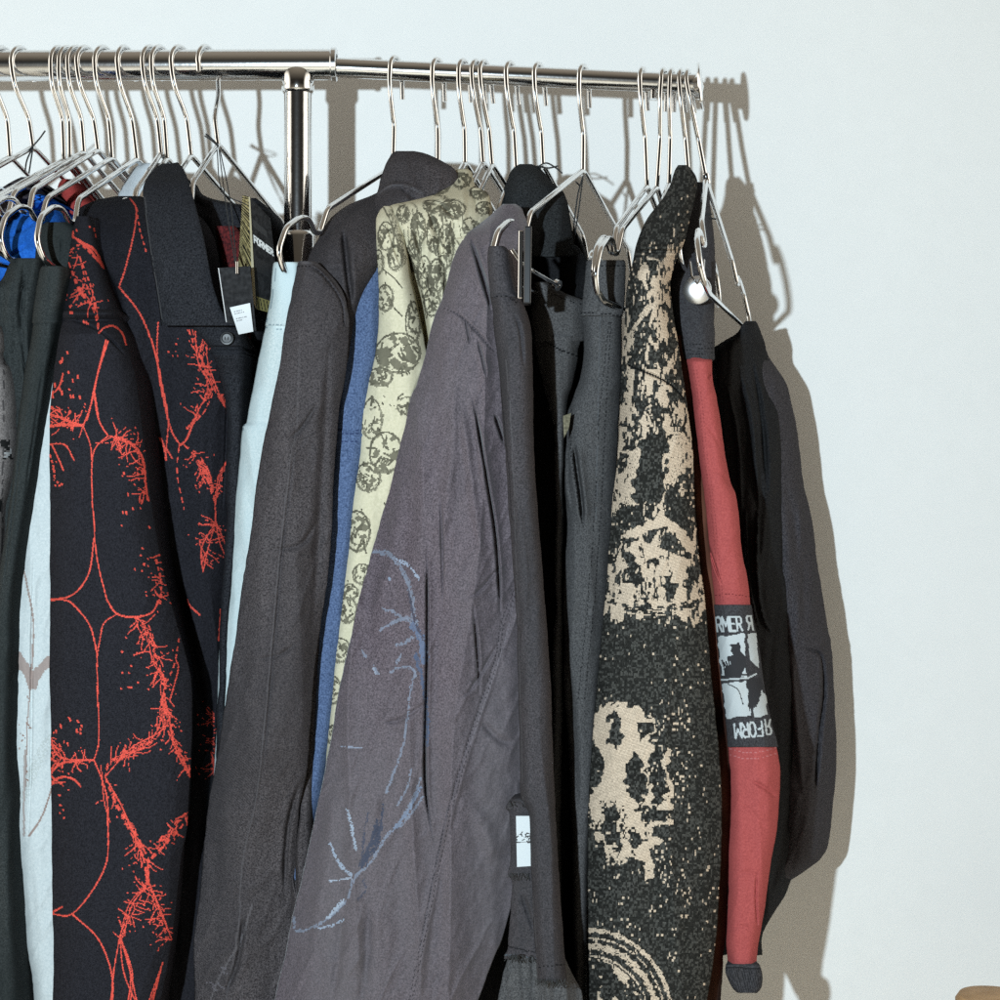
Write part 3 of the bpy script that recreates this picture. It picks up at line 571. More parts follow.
def disc_button(px, py, Y, r, parent):
    o = P(px, py, Y); b = lathe('button', [(0, 0), (0, r), (.0012, r*1.02), (.0026, r*.93), (.0028, r*.72), (.0018, r*.62), (.0017, 0)], o, (0.05, -1, .02), M['button'], parent, 28)
    for dx, dz in ((-1, 0), (1, 0)): tube('thread', [o+np.array((dx*r*.22, -.0016, -r*.2)), o+np.array((dx*r*.22, -.0026, 0)), o+np.array((dx*r*.22, -.0016, r*.2))], .0004, M['string'], b, 6)
disc_button(227, 338.5, -.1765, .0062, g)
# tags
def card(name, label, quad, Y, th, mat, paint=None, bulge=0, n=(40, 70), parent=None):
    q = np.array(quad, float); u, v = np.meshgrid(np.linspace(0, 1, n[0]+1), np.linspace(0, 1, n[1]+1))
    px = (q[0, 0]*(1-u)+q[1, 0]*u)*(1-v)+(q[3, 0]*(1-u)+q[2, 0]*u)*v; py = (q[0, 1]*(1-u)+q[1, 1]*u)*(1-v)+(q[3, 1]*(1-u)+q[2, 1]*u)*v
    Ys = np.array(Y if not np.isscalar(Y) else [Y]*4, float); yy = (Ys[0]*(1-u)+Ys[1]*u)*(1-v)+(Ys[3]*(1-u)+Ys[2]*u)*v+bulge*(np.sin(v*math.pi))
    Vf = np.stack([wx(px, yy), yy, wz(py, yy)], 2).reshape(-1, 3); Vb = Vf+np.array((0, th, 0)); N_ = len(Vf); w = n[0]+1
    i = np.repeat(np.arange(n[1]), n[0]); j = np.tile(np.arange(n[0]), n[1]); a = i*w+j
    F1 = np.stack([a, a+w, a+w+1, a+1], 1); F2 = F1[:, ::-1]+N_
    ring = np.concatenate([np.arange(w), np.arange(1, n[1]+1)*w+w-1, n[1]*w+np.arange(w-2, -1, -1), np.arange(n[1]-1, 0, -1)*w]); nx = np.roll(ring, -1)
    F3 = np.stack([ring, nx, nx+N_, ring+N_], 1); pc = None
    if paint:
        fx_, fy_ = u[:-1, :-1]+.5/n[0], v[:-1, :-1]+.5/n[1]; p = Paint(fx_.ravel()*n[0], fy_.ravel()*n[1]); paint(p, n)
        pc = np.vstack([p.c, p.c, np.zeros((len(F3), 4))])
    o = build(name, np.vstack([Vf, Vb]), [F1, F2, F3], mat, parent, False, pc)
    return o
GLY = {'F': [[(0, 8), (0, 0), (5, 0)], [(0, 4), (4, 4)]], 'O': [[(1.4, 0), (3.6, 0), (5, 1.6), (5, 6.4), (3.6, 8), (1.4, 8), (0, 6.4), (0, 1.6), (1.4, 0)]],
       'R': [[(0, 8), (0, 0), (3.6, 0), (5, 1), (5, 3), (3.6, 4.2), (0, 4.2)], [(2.6, 4.2), (5, 8)]], 'M': [[(0, 8), (0, 0), (3, 5), (6, 0), (6, 8)]], 'E': [[(5, 0), (0, 0), (0, 8), (5, 8)], [(0, 4), (4, 4)]]}
def write(p, txt, f, w, col, gap=1.6):
    """block letters; f maps letter units to pattern coordinates"""
    x = 0
    for ch in txt:
        for st in GLY.get(ch, []): p.line([f(x+a, b) for a, b in st], w, col, sm=False)
        x += (6 if ch == 'M' else 5)+gap if ch != ' ' else 4
t = thing('hang_tag', 'large black hang tag with white lettering and a gold edge by the polo collar', 'price tag', tuple(P(258, 250, -.17)))
def p_big(p, n):
    write(p, 'FORMER', lambda x, y: (4+x*.92, 40+y*.9+x*.0), 1.25, (.6, .62, .62), 2.2)
    p.poly([(2, 106), (n[0], 106), (n[0], 120), (2, 120)], (.16, .14, .055))
    p.poly([(4, 22), (34, 22), (34, 30), (4, 30)], (.035, .035, .036)); p.poly([(4, 62), (30, 62), (30, 78), (4, 78)], (.022, .022, .023))
    for k in range(7): p.line([(3+k*6, 108), (5+k*6, 118)], .9, (.02, .02, .015), sm=False)
card('face', None, [(250, 197), (270, 218), (282, 316), (256, 309)], (-.165, -.145, -.145, -.176), .0012, M['card'], p_big, .0, (46, 120), t)
def p_gold(p, n):
    for k in range(34): p.line([(0, k*4), (n[0], k*4+p.R.uniform(-2, 3))], p.R.uniform(.5, 1.3), (.015, .014, .01), sm=False)
    p.poly([(n[0]*.82, 0), (n[0], 0), (n[0], n[1]), (n[0]*.82, n[1])], (.42, .38, .26))
card('gold_edge', None, [(242.5, 195), (250, 197), (256, 309), (238, 266)], (-.150, -.1655, -.1805, -.155), .001, M['gold_card'], p_gold, .0, (16, 120), t)
t = thing('hang_tag', 'small black hang tag with a white barcode sticker above the polo button', 'price tag', tuple(P(236, 300, -.2)))
card('face', None, [(218, 268), (250, 266), (256, 331), (226, 322)], (-.205, -.197, -.200, -.208), .001, M['card'], lambda p, n: p.line([(0, 0), (0, n[1])], 1.2, (.5, .5, .5), sm=False), .0, (40, 70), t)
def p_st(p, n):
    for k, (y, l) in enumerate(((9, 16), (13, 22), (22, 25), (26, 14))): p.line([(7, y), (7+l, y)], .8, (.10, .10, .11), sm=False, dash=2.2)
card('sticker', None, [(230, 308), (250, 303.5), (253, 331), (239, 334)], (-.2075, -.2055, -.2035, -.2075), .0006, M['white_cloth'], None, 0, (4, 4), t)
m_st, _t, _b, _N, _L = nodes('sticker_paper'); _a = _N('ShaderNodeAttribute'); _a.attribute_name = 'paint'; _L(mixc(_t, _a.outputs['Alpha'], (.42, .44, .45), _a.outputs['Color']), _b.inputs['Base Color'])
card('sticker', None, [(229.8, 307.5), (250, 303), (253.3, 331.5), (238.6, 334.5)], (-.2090, -.2065, -.2045, -.2095), .0006, m_st, p_st, 0, (44, 50), t)
for a, b_, c_ in (((219, 150), (226, 205), (236, 268)), ((220, 150), (230, 200), (237, 270)), ((217, 150), (222, 190), (247, 205)), ((206, 136), (213, 140), (218, 147))):
    tube('string', spline([P(*a, -.005), P(*b_, -.10), P(*c_, -.2 if c_[1] > 220 else -.16 if c_[1] > 180 else -.006)], 8), .0006, M['string'], t, 6)
tube('string_knot', [P(237, 262, -.203), P(237, 274, -.2065)], .0013, M['chrome'], t, 8)

# ---- pale denim
def p_den(p):
    for y in (323.5, 327.5): p.line([(258, y), (300, y+3)], .45, (.20, .25, .27), sm=False, dash=2.2)
    p.line([(276, 268), (272, 300), (267, 322)], .45, (.22, .27, .29)); p.line([(246, 424), (238, 440)], .5, (.2, .25, .27))
g = thing('pale_jeans', 'pale blue denim trousers hanging between the black polo and charcoal jacket', 'jeans', (wx(255, -.14), -.14, -.9))
cloth('leg', M['pale_denim'], g, [(324, 266, 300), (345, 261.5, 300), (372, 256, 296), (410, 248.5, 290), (424, 246, 290), (432, 241.5, 288), (500, 235.5, 280), (600, 225.5, 268), (650, 218.5, 260), (756, 215.5, 250), (800, 212.5, 245), (840, 206, 240), (1000, 198, 235), (1060, 195, 235)], [(324, -.176), (420, -.165), (700, -.140), (1060, -.100)], .04, .014, seed=30, amp=.003, fx=24, cell=1.5, paint=p_den, edge=.8)
cloth('waistband', M['pale_denim'], g, [(262, 275, 299), (264, 273.5, 301), (280, 272, 302), (300, 270, 302), (325.5, 265.5, 300)], -.181, -.01, .012, seed=31, amp=.0015, cell=1.5, edge=.5, paint=p_den)

# ---- charcoal jacket
g = thing('charcoal_jacket', 'charcoal black denim jacket with a stand collar right of the rack post', 'jacket', (wx(300, -.18), -.18, -.9))
HI = (.085, .078, .082)  # highlight painted along the seams; at the armhole it is lighter piping
def p_ch(p):
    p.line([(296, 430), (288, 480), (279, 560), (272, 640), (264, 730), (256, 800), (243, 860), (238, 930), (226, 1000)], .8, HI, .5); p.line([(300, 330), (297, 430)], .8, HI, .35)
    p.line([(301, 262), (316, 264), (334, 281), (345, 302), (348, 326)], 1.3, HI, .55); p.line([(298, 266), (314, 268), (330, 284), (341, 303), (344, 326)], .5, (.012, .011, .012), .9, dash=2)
    p.line([(252, 905), (241, 940), (226, 965), (216, 985), (210, 1002)], .9, (.11, .10, .105), .6, rough=.6); p.roots([(226, 965), (214, 990)], 8, 8, (.10, .09, .1), .6)
cloth('sleeve', M['charcoal'], g, [(261, 299, 314), (264, 298, 319), (272, 295, 328), (284, 293, 338), (301, 290, 346), (327, 284, 349), (371, 278, 345), (410, 270, 339), (478, 258, 334), (569, 245, 328), (655, 232, 316), (700, 226, 312), (769, 216, 306), (800, 209, 301), (860, 203, 296), (952, 194, 296), (1000, 194, 292), (1060, 193, 290)],
      [(261, -.196), (300, -.205), (400, -.205), (700, -.200), (800, -.175), (880, -.155), (1060, -.150)], -.07, .022, p=2.6, seed=32, amp=.006, fx=40, fy=320, cell=1.5, wr=.0012, paint=p_ch, edge=1.0,
      folds=[([(296, 400), (288, 480), (279, 560), (272, 640), (264, 730), (256, 800), (243, 860), (238, 930)], 1.3, -.0028), ([(299, 400), (291, 480), (282, 560), (275, 640), (267, 730), (259, 800)], 1.4, .0024), ([(320, 400), (300, 430), (284, 440)], 3, .004), ([(318, 520), (300, 545), (270, 550)], 3, .004), ([(300, 640), (280, 655), (250, 660)], 2.6, .003), ([(330, 330), (322, 480), (312, 640)], 5, .006), ([(245, 905), (238, 960), (222, 1000)], 3, .008), ([(300, 268), (316, 270), (331, 285), (342, 304), (345, 330)], 1.4, .004, 1), ([(300, 780), (288, 830), (284, 900)], 3, .01)])
cloth('body', M['charcoal'], g, [(192, 378, 400), (196, 370, 402), (203, 352, 402), (209, 342, 402), (216, 333, 400), (225, 326, 398), (240, 318, 392), (255, 310, 386), (275, 306, 376), (300, 312, 366), (340, 320, 356), (380, 322, 350), (420, 320, 344), (700, 300, 320), (860, 292, 312), (1060, 285, 300)],
      [(192, -.055), (209, -.095), (240, -.145), (275, -.165), (340, -.16), (1060, -.15)], .04, .03, seed=33, amp=.005, fx=30, cell=1.6, paint=lambda p: None,
      folds=[([(343, 226), (347, 262), (352, 308)], 3.2, .022, 1), ([(300, 800), (294, 850), (297, 900)], 3, .012, 1), ([(318, 245), (335, 225), (350, 214)], 4, .004)])
cloth('collar', M['charcoal'], g, [(151, 396, 414), (153, 392, 424), (157, 389.5, 434), (163, 386, 446), (170, 383, 456), (180, 379.5, 458), (190, 377, 452), (198, 374, 436), (205, 370, 422), (212, 366, 412)],
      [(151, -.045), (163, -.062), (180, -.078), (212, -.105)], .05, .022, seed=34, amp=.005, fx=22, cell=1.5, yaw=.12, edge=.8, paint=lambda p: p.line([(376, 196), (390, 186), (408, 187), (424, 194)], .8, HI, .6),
      folds=[([(378, 192), (392, 185), (410, 186), (428, 196)], 2.2, -.005), ([(400, 185), (408, 194), (420, 200)], 3, .006), ([(420, 165), (412, 178), (418, 190)], 4, -.004)])

# ---- dusty blue
def p_bl(p):
    for y in (428, 432, 440): p.line([(325, y), (372, y+3)], .5, (.03, .045, .10), sm=False, dash=3)
g = thing('blue_trousers', 'dusty blue cotton garment squeezed between charcoal jacket and cream shirt', 'trousers', (wx(340, -.13), -.13, -.9))
cloth('body', M['dusty_blue'], g, [(236, 376, 392), (246, 370, 392), (262, 360, 392), (275, 350, 390), (300, 338, 388), (350, 334, 384), (400, 326, 374), (439, 324, 370), (504, 318, 360), (600, 308, 350), (700, 298, 342), (764, 294, 330), (800, 290, 322), (823, 289, 316), (864, 288, 310), (960, 284, 306), (1060, 280, 300)],
      [(236, -.10), (275, -.145), (450, -.158), (700, -.150), (1060, -.13)], .05, .02, seed=36, amp=.003, fx=30, cell=1.6, paint=p_bl, folds=[([(326, 430), (350, 433), (372, 437)], 1.6, -.003, 1)])

# ---- cream shirt
def coin(p, x, y, rx, ry, dens=1.0, rot=0):
    R = p.R; c = INK
    for k in range(3): p.line([(x+rx*(1+R.uniform(-.05, .05))*math.cos(a)*math.cos(rot)-ry*math.sin(a)*math.sin(rot), y+ry*(1+R.uniform(-.05, .05))*math.sin(a)+rx*math.cos(a)*math.sin(rot)) for a in np.linspace(0, 6.5, 20)], .7, c, .9, dash=R.choice((0, 9)))
    p.line([(x+rx*math.cos(a), y+ry*math.sin(a)) for a in np.linspace(-.6, 2.6, 14)], 1.5, c, .7, rough=.8, cover=.7)
    for k in range(int(11*dens)):
        a, q = R.uniform(0, 6.28), R.uniform(.25, .9); a0 = (x+rx*q*math.cos(a), y+ry*q*math.sin(a)); l = R.uniform(.2, .55)
        p.line([a0, (a0[0]+R.uniform(-1, 1)*rx*l, a0[1]+R.uniform(-1, 1)*ry*l), (a0[0]+R.uniform(-1, 1)*rx*l, a0[1]+R.uniform(-1, 1)*ry*l)], R.uniform(.5, 1.2), c, .9)
    for k in range(int(13*dens)):
        a, q = R.uniform(0, 6.28), R.uniform(.45, .8); cx, cy = x+rx*q*math.cos(a), y+ry*q*math.sin(a); m = rx*R.uniform(.12, .28)
        p.poly([(cx-m, cy), (cx, cy-m), (cx+m, cy+m*.3), (cx, cy+m)], c, .8, warp=2)
def p_cr(p):
    for a in ((386, 236, 8, 14, 1), (378, 262, 5, 12, .6), (395, 258, 7, 12, .8), (385, 298, 8, 13, 1), (413, 322, 7, 20, 1), (398, 353, 22, 20, 1.6), (380, 377, 12, 9, .9), (372, 419, 10, 20, .7), (386, 452, 16, 20, 1.4), (368, 477, 12, 14, 1), (357, 531, 13, 20, 1.2), (362, 574, 9, 10, .8), (347, 610, 10, 12, .9), (350, 592, 7, 8, .7), (340, 650, 10, 12, .9), (332, 690, 9, 14, .9), (404, 404, 7, 10, .8), (334, 735, 7, 10, .6)): coin(p, *a)
    p.dots(326, 420, 240, 760, 130, INK, .6, 2)
    p.line([(384, 208), (392, 225), (400, 250)], .9, INK, .8, rough=.6); p.line([(384, 270), (394, 278), (402, 288)], .6, INK); p.line([(394, 308), (402, 316)], .7, INK)
    p.line([(390, 212), (397, 232), (405, 262)], 2.2, INK, .8, rough=.9, cover=.6)
def p_crb(p):
    R = p.R
    for a in ((403, 214, 6, 8, 1), (418, 229, 7, 16, 1.2), (433, 234, 6, 18, 1.2), (446, 246, 8, 22, 1.3), (440, 186, 9, 7, 1), (461, 180, 9, 7, 1), (424, 272, 7, 16, 1), (437, 275, 8, 16, 1.2), (413, 255, 6, 16, .9), (453, 209, 12, 9, 1), (434, 206, 10, 6, .8), (479, 192, 9, 6, .8), (484, 208, 8, 6, .8), (432, 302, 8, 14, 1), (470, 226, 8, 8, .8)): coin(p, *a)
    for k in range(60):
        x, y = R.uniform(396, 470), R.uniform(196, 320); p.line([(x, y), (x+R.uniform(-1, 3), y+R.uniform(5, 14)), (x+R.uniform(-1, 7), y+R.uniform(14, 24))], R.uniform(.35, .7), INK, .8)
    p.line([(430, 192), (445, 198), (452, 208)], 2.0, INK, .8, rough=.9, cover=.6)
g = thing('cream_shirt', 'cream cotton shirt covered with dark sketched round motifs', 'shirt', (wx(390, -.15), -.15, -.9))
cloth('sleeve', M['cream'], g, [(206, 384, 390), (210, 380, 395), (216, 377, 398), (222, 376, 401), (248, 377, 405), (285, 379, 411), (327, 379, 421), (355, 375, 426), (369, 372.5, 427), (400, 365, 424), (440, 360, 414), (504, 350, 398), (556, 344, 384), (634, 335, 368), (700, 330, 354), (760, 326, 342), (860, 318, 340), (1060, 300, 330)],
      [(206, -.120), (222, -.146), (250, -.160), (285, -.168), (450, -.164), (600, -.158), (1060, -.14)], -.03, .014, seed=40, amp=.003, fx=26, cell=1.1, paint=p_cr, edge=.7, folds=[([(386, 218), (392, 240), (402, 270)], 2, .004)])
cloth('body', M['cream'], g, [(169, 458, 468), (172, 450, 472), (176, 445, 473), (185, 438, 475), (192, 432, 478), (198, 420, 480), (202, 402, 482), (205, 388, 484), (210, 381, 488), (225, 380, 490), (240, 390, 484), (260, 395, 474), (290, 402, 462), (320, 408, 450), (350, 412, 442), (380, 414, 436), (600, 380, 410), (1060, 330, 370)],
      [(169, -.035), (185, -.07), (203, -.125), (225, -.146), (260, -.140), (320, -.14), (1060, -.13)], .05, .03, seed=41, amp=.006, fx=16, fy=120, cell=1.1, paint=p_crb, edge=.7,
      folds=[([(400, 236), (404, 250), (416, 290), (424, 335), (422, 372)], 5, .025, 1), ([(408, 220), (416, 250), (430, 300)], 3, -.006), ([(425, 205), (440, 240), (446, 300)], 3.5, .008), ([(436, 200), (452, 214), (462, 218)], 2.5, .006), ([(412, 240), (424, 280), (430, 320)], 2, .006)])
cloth('collar', M['cream'], g, [(188, 472, 480), (192, 470, 487), (197, 470, 490), (206, 468, 491), (215, 462, 490), (226, 456, 486), (240, 452, 476)], [(188, -.085), (206, -.115), (240, -.148)], -.0, .014, seed=42, amp=.004, fx=10, cell=1.1, paint=p_crb, folds=[([(476, 190), (473, 205), (466, 220)], 2, .006)])

# ---- mauve jacket with hand drawn branches
LB = (.17, .20, .26); DB = (.026, .036, .062)
def p_mv(p):
    def brush(pts, w=1.3, c=LB, a=.66):
        p.line(pts, w, c, a, rough=.7, cover=.82, jit=.5); p.line([(x+p.R.uniform(-1.2, 1.2), y+p.R.uniform(-1.2, 1.2)) for x, y in pts], w*.55, c, a*.8, rough=.8, cover=.6)
    brush([(372.6, 551), (386, 553), (396, 561), (406, 577), (412, 598), (414, 616), (419, 634), (425, 652)], 2.0); brush([(396, 559), (409, 566), (419, 579)], 1.1, (.3, .36, .46)); brush([(380, 630), (391, 624), (406, 618), (414, 626)], 1.7)
    brush([(383, 609), (396, 613), (406, 621)], 1.2); brush([(396, 645), (404, 643), (412, 638)], 1.4); brush([(414, 626), (421, 640), (425, 660)], 3.0, (.09, .13, .21), .7); brush([(416, 655), (423, 684), (427, 711), (427, 745)], 1.8, (.05, .075, .13), .8)
    brush([(415, 674), (410, 694), (404, 742), (394, 772), (387, 793)], 1.0); brush([(421, 779), (410, 806), (396, 827), (386, 837), (372, 861), (355, 878), (348, 898), (335, 913), (318, 925), (297, 931), (294, 918)], 1.2)
    brush([(347, 810), (350, 820), (353, 834), (356, 849)], 1.3, (.3, .36, .44)); brush([(331, 844), (340, 864), (352, 876)], 1.3, (.28, .34, .43)); brush([(330, 881), (340, 880), (352, 878)], 1.0, (.32, .37, .45)); brush([(343, 901), (336, 910), (328, 917)], 1.7, (.32, .38, .46)); brush([(344, 920), (332, 925), (320, 928)], 1.0, (.28, .34, .43))
    brush([(411, 769), (408, 785), (398, 805)], .9); brush([(420, 788), (408, 812), (394, 830)], 1.8, (.16, .21, .30)); brush([(424, 796), (412, 812), (402, 826)], 1.0)
    for k in range(9): o = p.R.uniform(-5, 5, 4); brush([(380+o[0], 822+o[1]*2), (374+o[2], 845+o[3]), (364+o[0], 864+o[1])], .9, DB, .8)
    brush([(383, 805), (381, 825), (374, 850)], 1.1, DB, .8); brush([(368, 812), (364, 838), (363, 860)], .9, DB, .7); brush([(363, 880), (366, 890), (358, 900)], .8, DB, .6)
    brush([(342, 747), (362, 748)], .8, (.24, .28, .36)); brush([(391, 672), (400, 667), (412, 668), (416, 676)], 1.0); brush([(397, 662), (401, 655)], 1.2); brush([(374, 668), (378, 674)], 1.6, (.3, .35, .43)); brush([(378, 674), (374, 666)], 1.0); brush([(362, 651), (366, 656)], 1.2); p.line([(389, 578), (390, 580)], 1.2, LB)
    brush([(408, 590), (415, 620), (424, 640)], 1.0, DB, .6)
    D = (.022, .019, .022)
    for o in (0, 3.2): p.line([(514+o, 590), (501+o, 624), (495+o, 660), (478+o, 711), (457+o, 779), (440+o, 847), (423+o, 932), (409+o, 1002)], .5, D, .8, dash=2.2 if o == 0 else 3)
    p.line([(444, 308), (459, 315), (477, 332), (494, 352)], .6, D, .8, dash=2)
    p.line([(516, 585), (505, 640), (470, 745)], .4, (.14, .125, .14), .5)
g = thing('mauve_jacket', 'large faded mauve black jacket with blue white branch drawing on its front', 'jacket', (wx(420, -.19), -.19, -.9))
cloth('body', M['mauve'], g, [(204, 503, 516), (208, 498, 522), (214, 492, 524), (222, 482, 527), (235, 466, 528), (260, 453, 522), (296, 444, 518), (325, 432, 524), (380, 419, 528), (400, 411, 529), (465, 394, 531), (546, 374, 537), (587, 363, 540), (660, 345, 542), (755, 328, 540), (800, 318, 534), (864, 304, 520), (881, 301, 514), (900, 296, 512), (940, 287, 502), (956, 284, 495), (1000, 275, 478), (1060, 264, 462)],
      [(204, -.13), (235, -.165), (296, -.19), (400, -.195), (1060, -.195)], -.03, .028, p=2.6, seed=44, amp=.007, fx=46, fy=420, cell=1.25, paint=p_mv, edge=1.0, wr=.0016,
      folds=[([(427, 540), (427, 660), (425, 779), (435, 850)], 1.8, .016, 1), ([(421, 560), (420, 660), (418, 760)], 4, -.004), ([(440, 490), (442, 540), (443, 610)], 2, .006), ([(470, 390), (477, 420), (487, 480), (496, 540), (501, 622)], 2.0, .016, 1), ([(460, 390), (470, 470), (482, 560)], 5, -.006), ([(473, 600), (478, 660), (480, 700)], 1.8, .010), ([(494, 412), (500, 430), (505, 446)], 2.4, .014), ([(470, 236), (478, 260), (487, 290), (491, 312)], 3, .016, 1), ([(477, 338), (482, 356), (487, 380)], 1.8, .008), ([(465, 318), (468, 332), (470, 346)], 1.6, .006), ([(444, 308), (459, 315), (477, 332), (494, 352)], 1.6, .004, 1),
             ([(514, 590), (501, 624), (495, 660), (478, 711), (457, 779), (440, 847), (423, 932), (409, 1002)], 1.5, .0026), ([(519, 590), (506, 624), (500, 660), (483, 711), (462, 779), (445, 847), (428, 932), (414, 1002)], 2.2, -.0016), ([(500, 640), (470, 690), (452, 700)], 2.2, .004), ([(505, 560), (480, 590), (462, 600)], 2.4, .004), ([(430, 700), (400, 720), (380, 722)], 3, .004), ([(456, 370), (452, 460), (440, 560)], 6, -.005), ([(404, 470), (390, 560), (374, 660)], 8, -.005), ([(340, 760), (326, 860), (310, 960)], 9, -.006), ([(370, 900), (366, 960), (360, 1010)], 6, .006), ([(344, 900), (338, 960), (332, 1010)], 5, .005), ([(440, 850), (428, 920), (418, 1000)], 5, -.004), ([(480, 720), (500, 740), (516, 742)], 4, .005), ([(470, 800), (490, 840), (500, 870)], 8, -.005)])

# ---- black collared jacket behind
g = thing('black_collared_jacket', 'black jacket with a soft stand collar behind the open hanger', 'jacket', (wx(540, 0), 0, -.9))
cloth('collar', M['jet_velvet'], g, [(164, 520, 532), (167, 515, 539), (173, 510, 545), (182, 506, 552), (190, 504, 562), (200, 503, 567), (212, 503, 569), (235, 505, 572), (246, 508, 573), (256, 514, 573)], [(164, -.02), (182, -.05), (256, -.075)], .05, .03, seed=46, amp=.005, fx=24, cell=1.6)
cloth('body', M['jet'], g, [(238, 530, 556), (244, 516, 574), (252, 511, 582), (264, 511, 588), (300, 512, 598), (400, 512, 612), (700, 500, 612), (850, 470, 612), (1060, 455, 610)], [(236, -.04), (300, -.055), (1060, -.05)], .08, .03, seed=47, amp=.006, fx=30, cell=2.4)  # body widened and jet black to stand for the shade between the garments
cloth('lining', M['mauve'], g, [(226, 573, 575), (236, 571, 580), (250, 570, 586), (270, 570, 591), (290, 572, 595), (320, 576, 598)], -.012, .03, .012, seed=48, amp=.005, fx=12, cell=1.6)

# ---- washed black trousers with clip and torn side
def p_tr(p):
    D = (.008, .008, .009)
    p.line([(489, 300), (497, 296), (508, 297), (518, 304)], .7, D, .9, dash=2.4); p.line([(506, 360), (512, 440), (516, 560), (520, 680), (523, 800), (533, 900), (538, 978)], .45, (.075, .073, .078), .5)
    p.line([(530, 968), (566, 964)], .6, D, .9, dash=2.5); p.line([(498, 366), (506, 440), (512, 520)], .5, D, .5)
g = thing('black_trousers', 'washed black trousers with a torn frayed side showing a white patch', 'trousers', (wx(520, -.23), -.23, -.9))
cloth('leg', M['washed_black'], g, [(294, 490, 517), (300, 491, 522), (312, 493, 527), (330, 494, 531), (362, 498, 532.5), (440, 504, 534), (512, 509, 538), (596, 515, 545), (680, 518, 550), (760, 520, 553), (796, 520.5, 554.5), (815, 529, 555.5), (860, 530.5, 558), (880, 532, 560), (930, 534, 563), (968, 536.5, 566), (981, 537, 567)],
      [(294, -.236), (981, -.235)], -.15, .026, yaw=-.02, seed=50, amp=.004, fx=18, cell=1.3, paint=p_tr, edge=.7, hem=6, folds=[([(492, 310), (489, 322), (494, 332)], 3, .006), ([(512, 310), (520, 330), (524, 370)], 2, .004)])
cloth('waistband', M['washed_black'], g, [(246, 489, 503), (249, 488, 507), (256, 487.5, 509), (272, 488, 511), (286, 489, 514), (297, 490, 519)], -.242, -.10, .012, seed=51, amp=.002, cell=1.3, edge=.5, paint=p_tr, folds=[([(490, 297), (505, 294), (518, 301)], 1.5, .003, 1)])
cloth('rear_waistband', M['slate'], g, [(282, 532, 546), (287, 532, 554), (294, 532, 566), (302, 532, 584), (320, 533, 584), (341, 535, 584)], -.105, -.02, .014, seed=52, amp=.003, cell=1.5, paint=lambda p: p.line([(535, 286), (560, 298), (586, 306)], .5, (.012, .012, .013), dash=2, sm=False))
cloth('rear_leg', M['slate'], g, [(336, 534, 582), (348, 536, 579), (358, 538, 578), (380, 543, 574), (400, 548, 568), (430, 554, 564), (480, 556, 563), (1000, 550, 560)], -.1045, -.01, .016, seed=53, amp=.004, fx=14, cell=1.6, paint=lambda p: [p.line([(545, 341), (560, 350), (580, 357)], .6, (.010, .010, .011), sm=False)])
cloth('torn_leg', M['washed_black'], g, [(798, 512, 545), (808, 506, 545), (816, 510, 545), (860, 511, 548), (874, 508, 550), (882, 512, 550), (905, 511.5, 552), (930, 509, 556), (948, 508, 556), (953, 505, 556), (957, 504, 556)], -.212, -.07, .010, seed=54, amp=.003, fx=16, cell=1.3, edge=1.4, hem=9, paint=lambda p: [p.line([(508, 946), (524, 950), (540, 953)], .6, (.01, .01, .011), .9), p.line([(505, 955), (518, 957), (540, 960)], 1.2, (.08, .10, .12), .8, rough=.9, cover=.6)],
      folds=[([(507, 806), (516, 800), (524, 803), (530, 812)], 2, -.004), ([(520, 890), (528, 912), (534, 934)], 3, .003)])
cloth('inner_leg', M['slate'], g, [(950, 510, 560), (970, 503, 570), (985, 500, 578), (1000, 497, 582), (1060, 490, 585)], -.185, -.05, .012, seed=55, amp=.005, fx=14, cell=1.6, paint=lambda p: None)
def p_lb(p, n):
    for k in range(24): x, y = p.R.uniform(0, n[0]), p.R.normal(n[1]*.42, n[1]*.06); p.line([(x, y), (x+p.R.uniform(-6, 6), y+p.R.uniform(-2, 5))], p.R.uniform(.5, 1.3), (.03, .03, .03), sm=False)
    p.line([(0, n[1]*.52), (n[0], n[1]*.51)], .8, (.03, .03, .03), sm=False)
m_lb, _t, _b, _N, _L = nodes('printed_patch'); _a = _N('ShaderNodeAttribute'); _a.attribute_name = 'paint'; _L(mixc(_t, _a.outputs['Alpha'], (.46, .49, .50), _a.outputs['Color']), _b.inputs['Base Color']); _b.inputs['Roughness'].default_value = .8
card('patch', None, [(516, 816), (529.5, 816), (531.5, 866), (517, 867)], -.2165, .001, m_lb, p_lb, 0, (28, 100), g)
R_ = np.random.RandomState(5); fr = []
for k in range(90):
    if k < 34: x, y = R_.uniform(504, 536), 955; yy = -.213
    elif k < 58: x, y = R_.uniform(506, 530), R_.choice((801, 873)); yy = -.215
    else: x, y = R_.uniform(536, 567), 979; yy = -.237
    pts = [P(x, y, yy)]; a = R_.uniform(-.6, .6)
    for q in range(3): pts.append(pts[-1]+np.array((R_.uniform(-.0015, .0015)+a*.001, R_.uniform(-.001, .0005), -R_.uniform(.0008, .0026))))
    fr.append(tube_arrays(pts, .0003, 4))
V, F = merge(fr); o = build('frayed_threads', V, F, M['string'], g); o['kind'] = 'stuff'
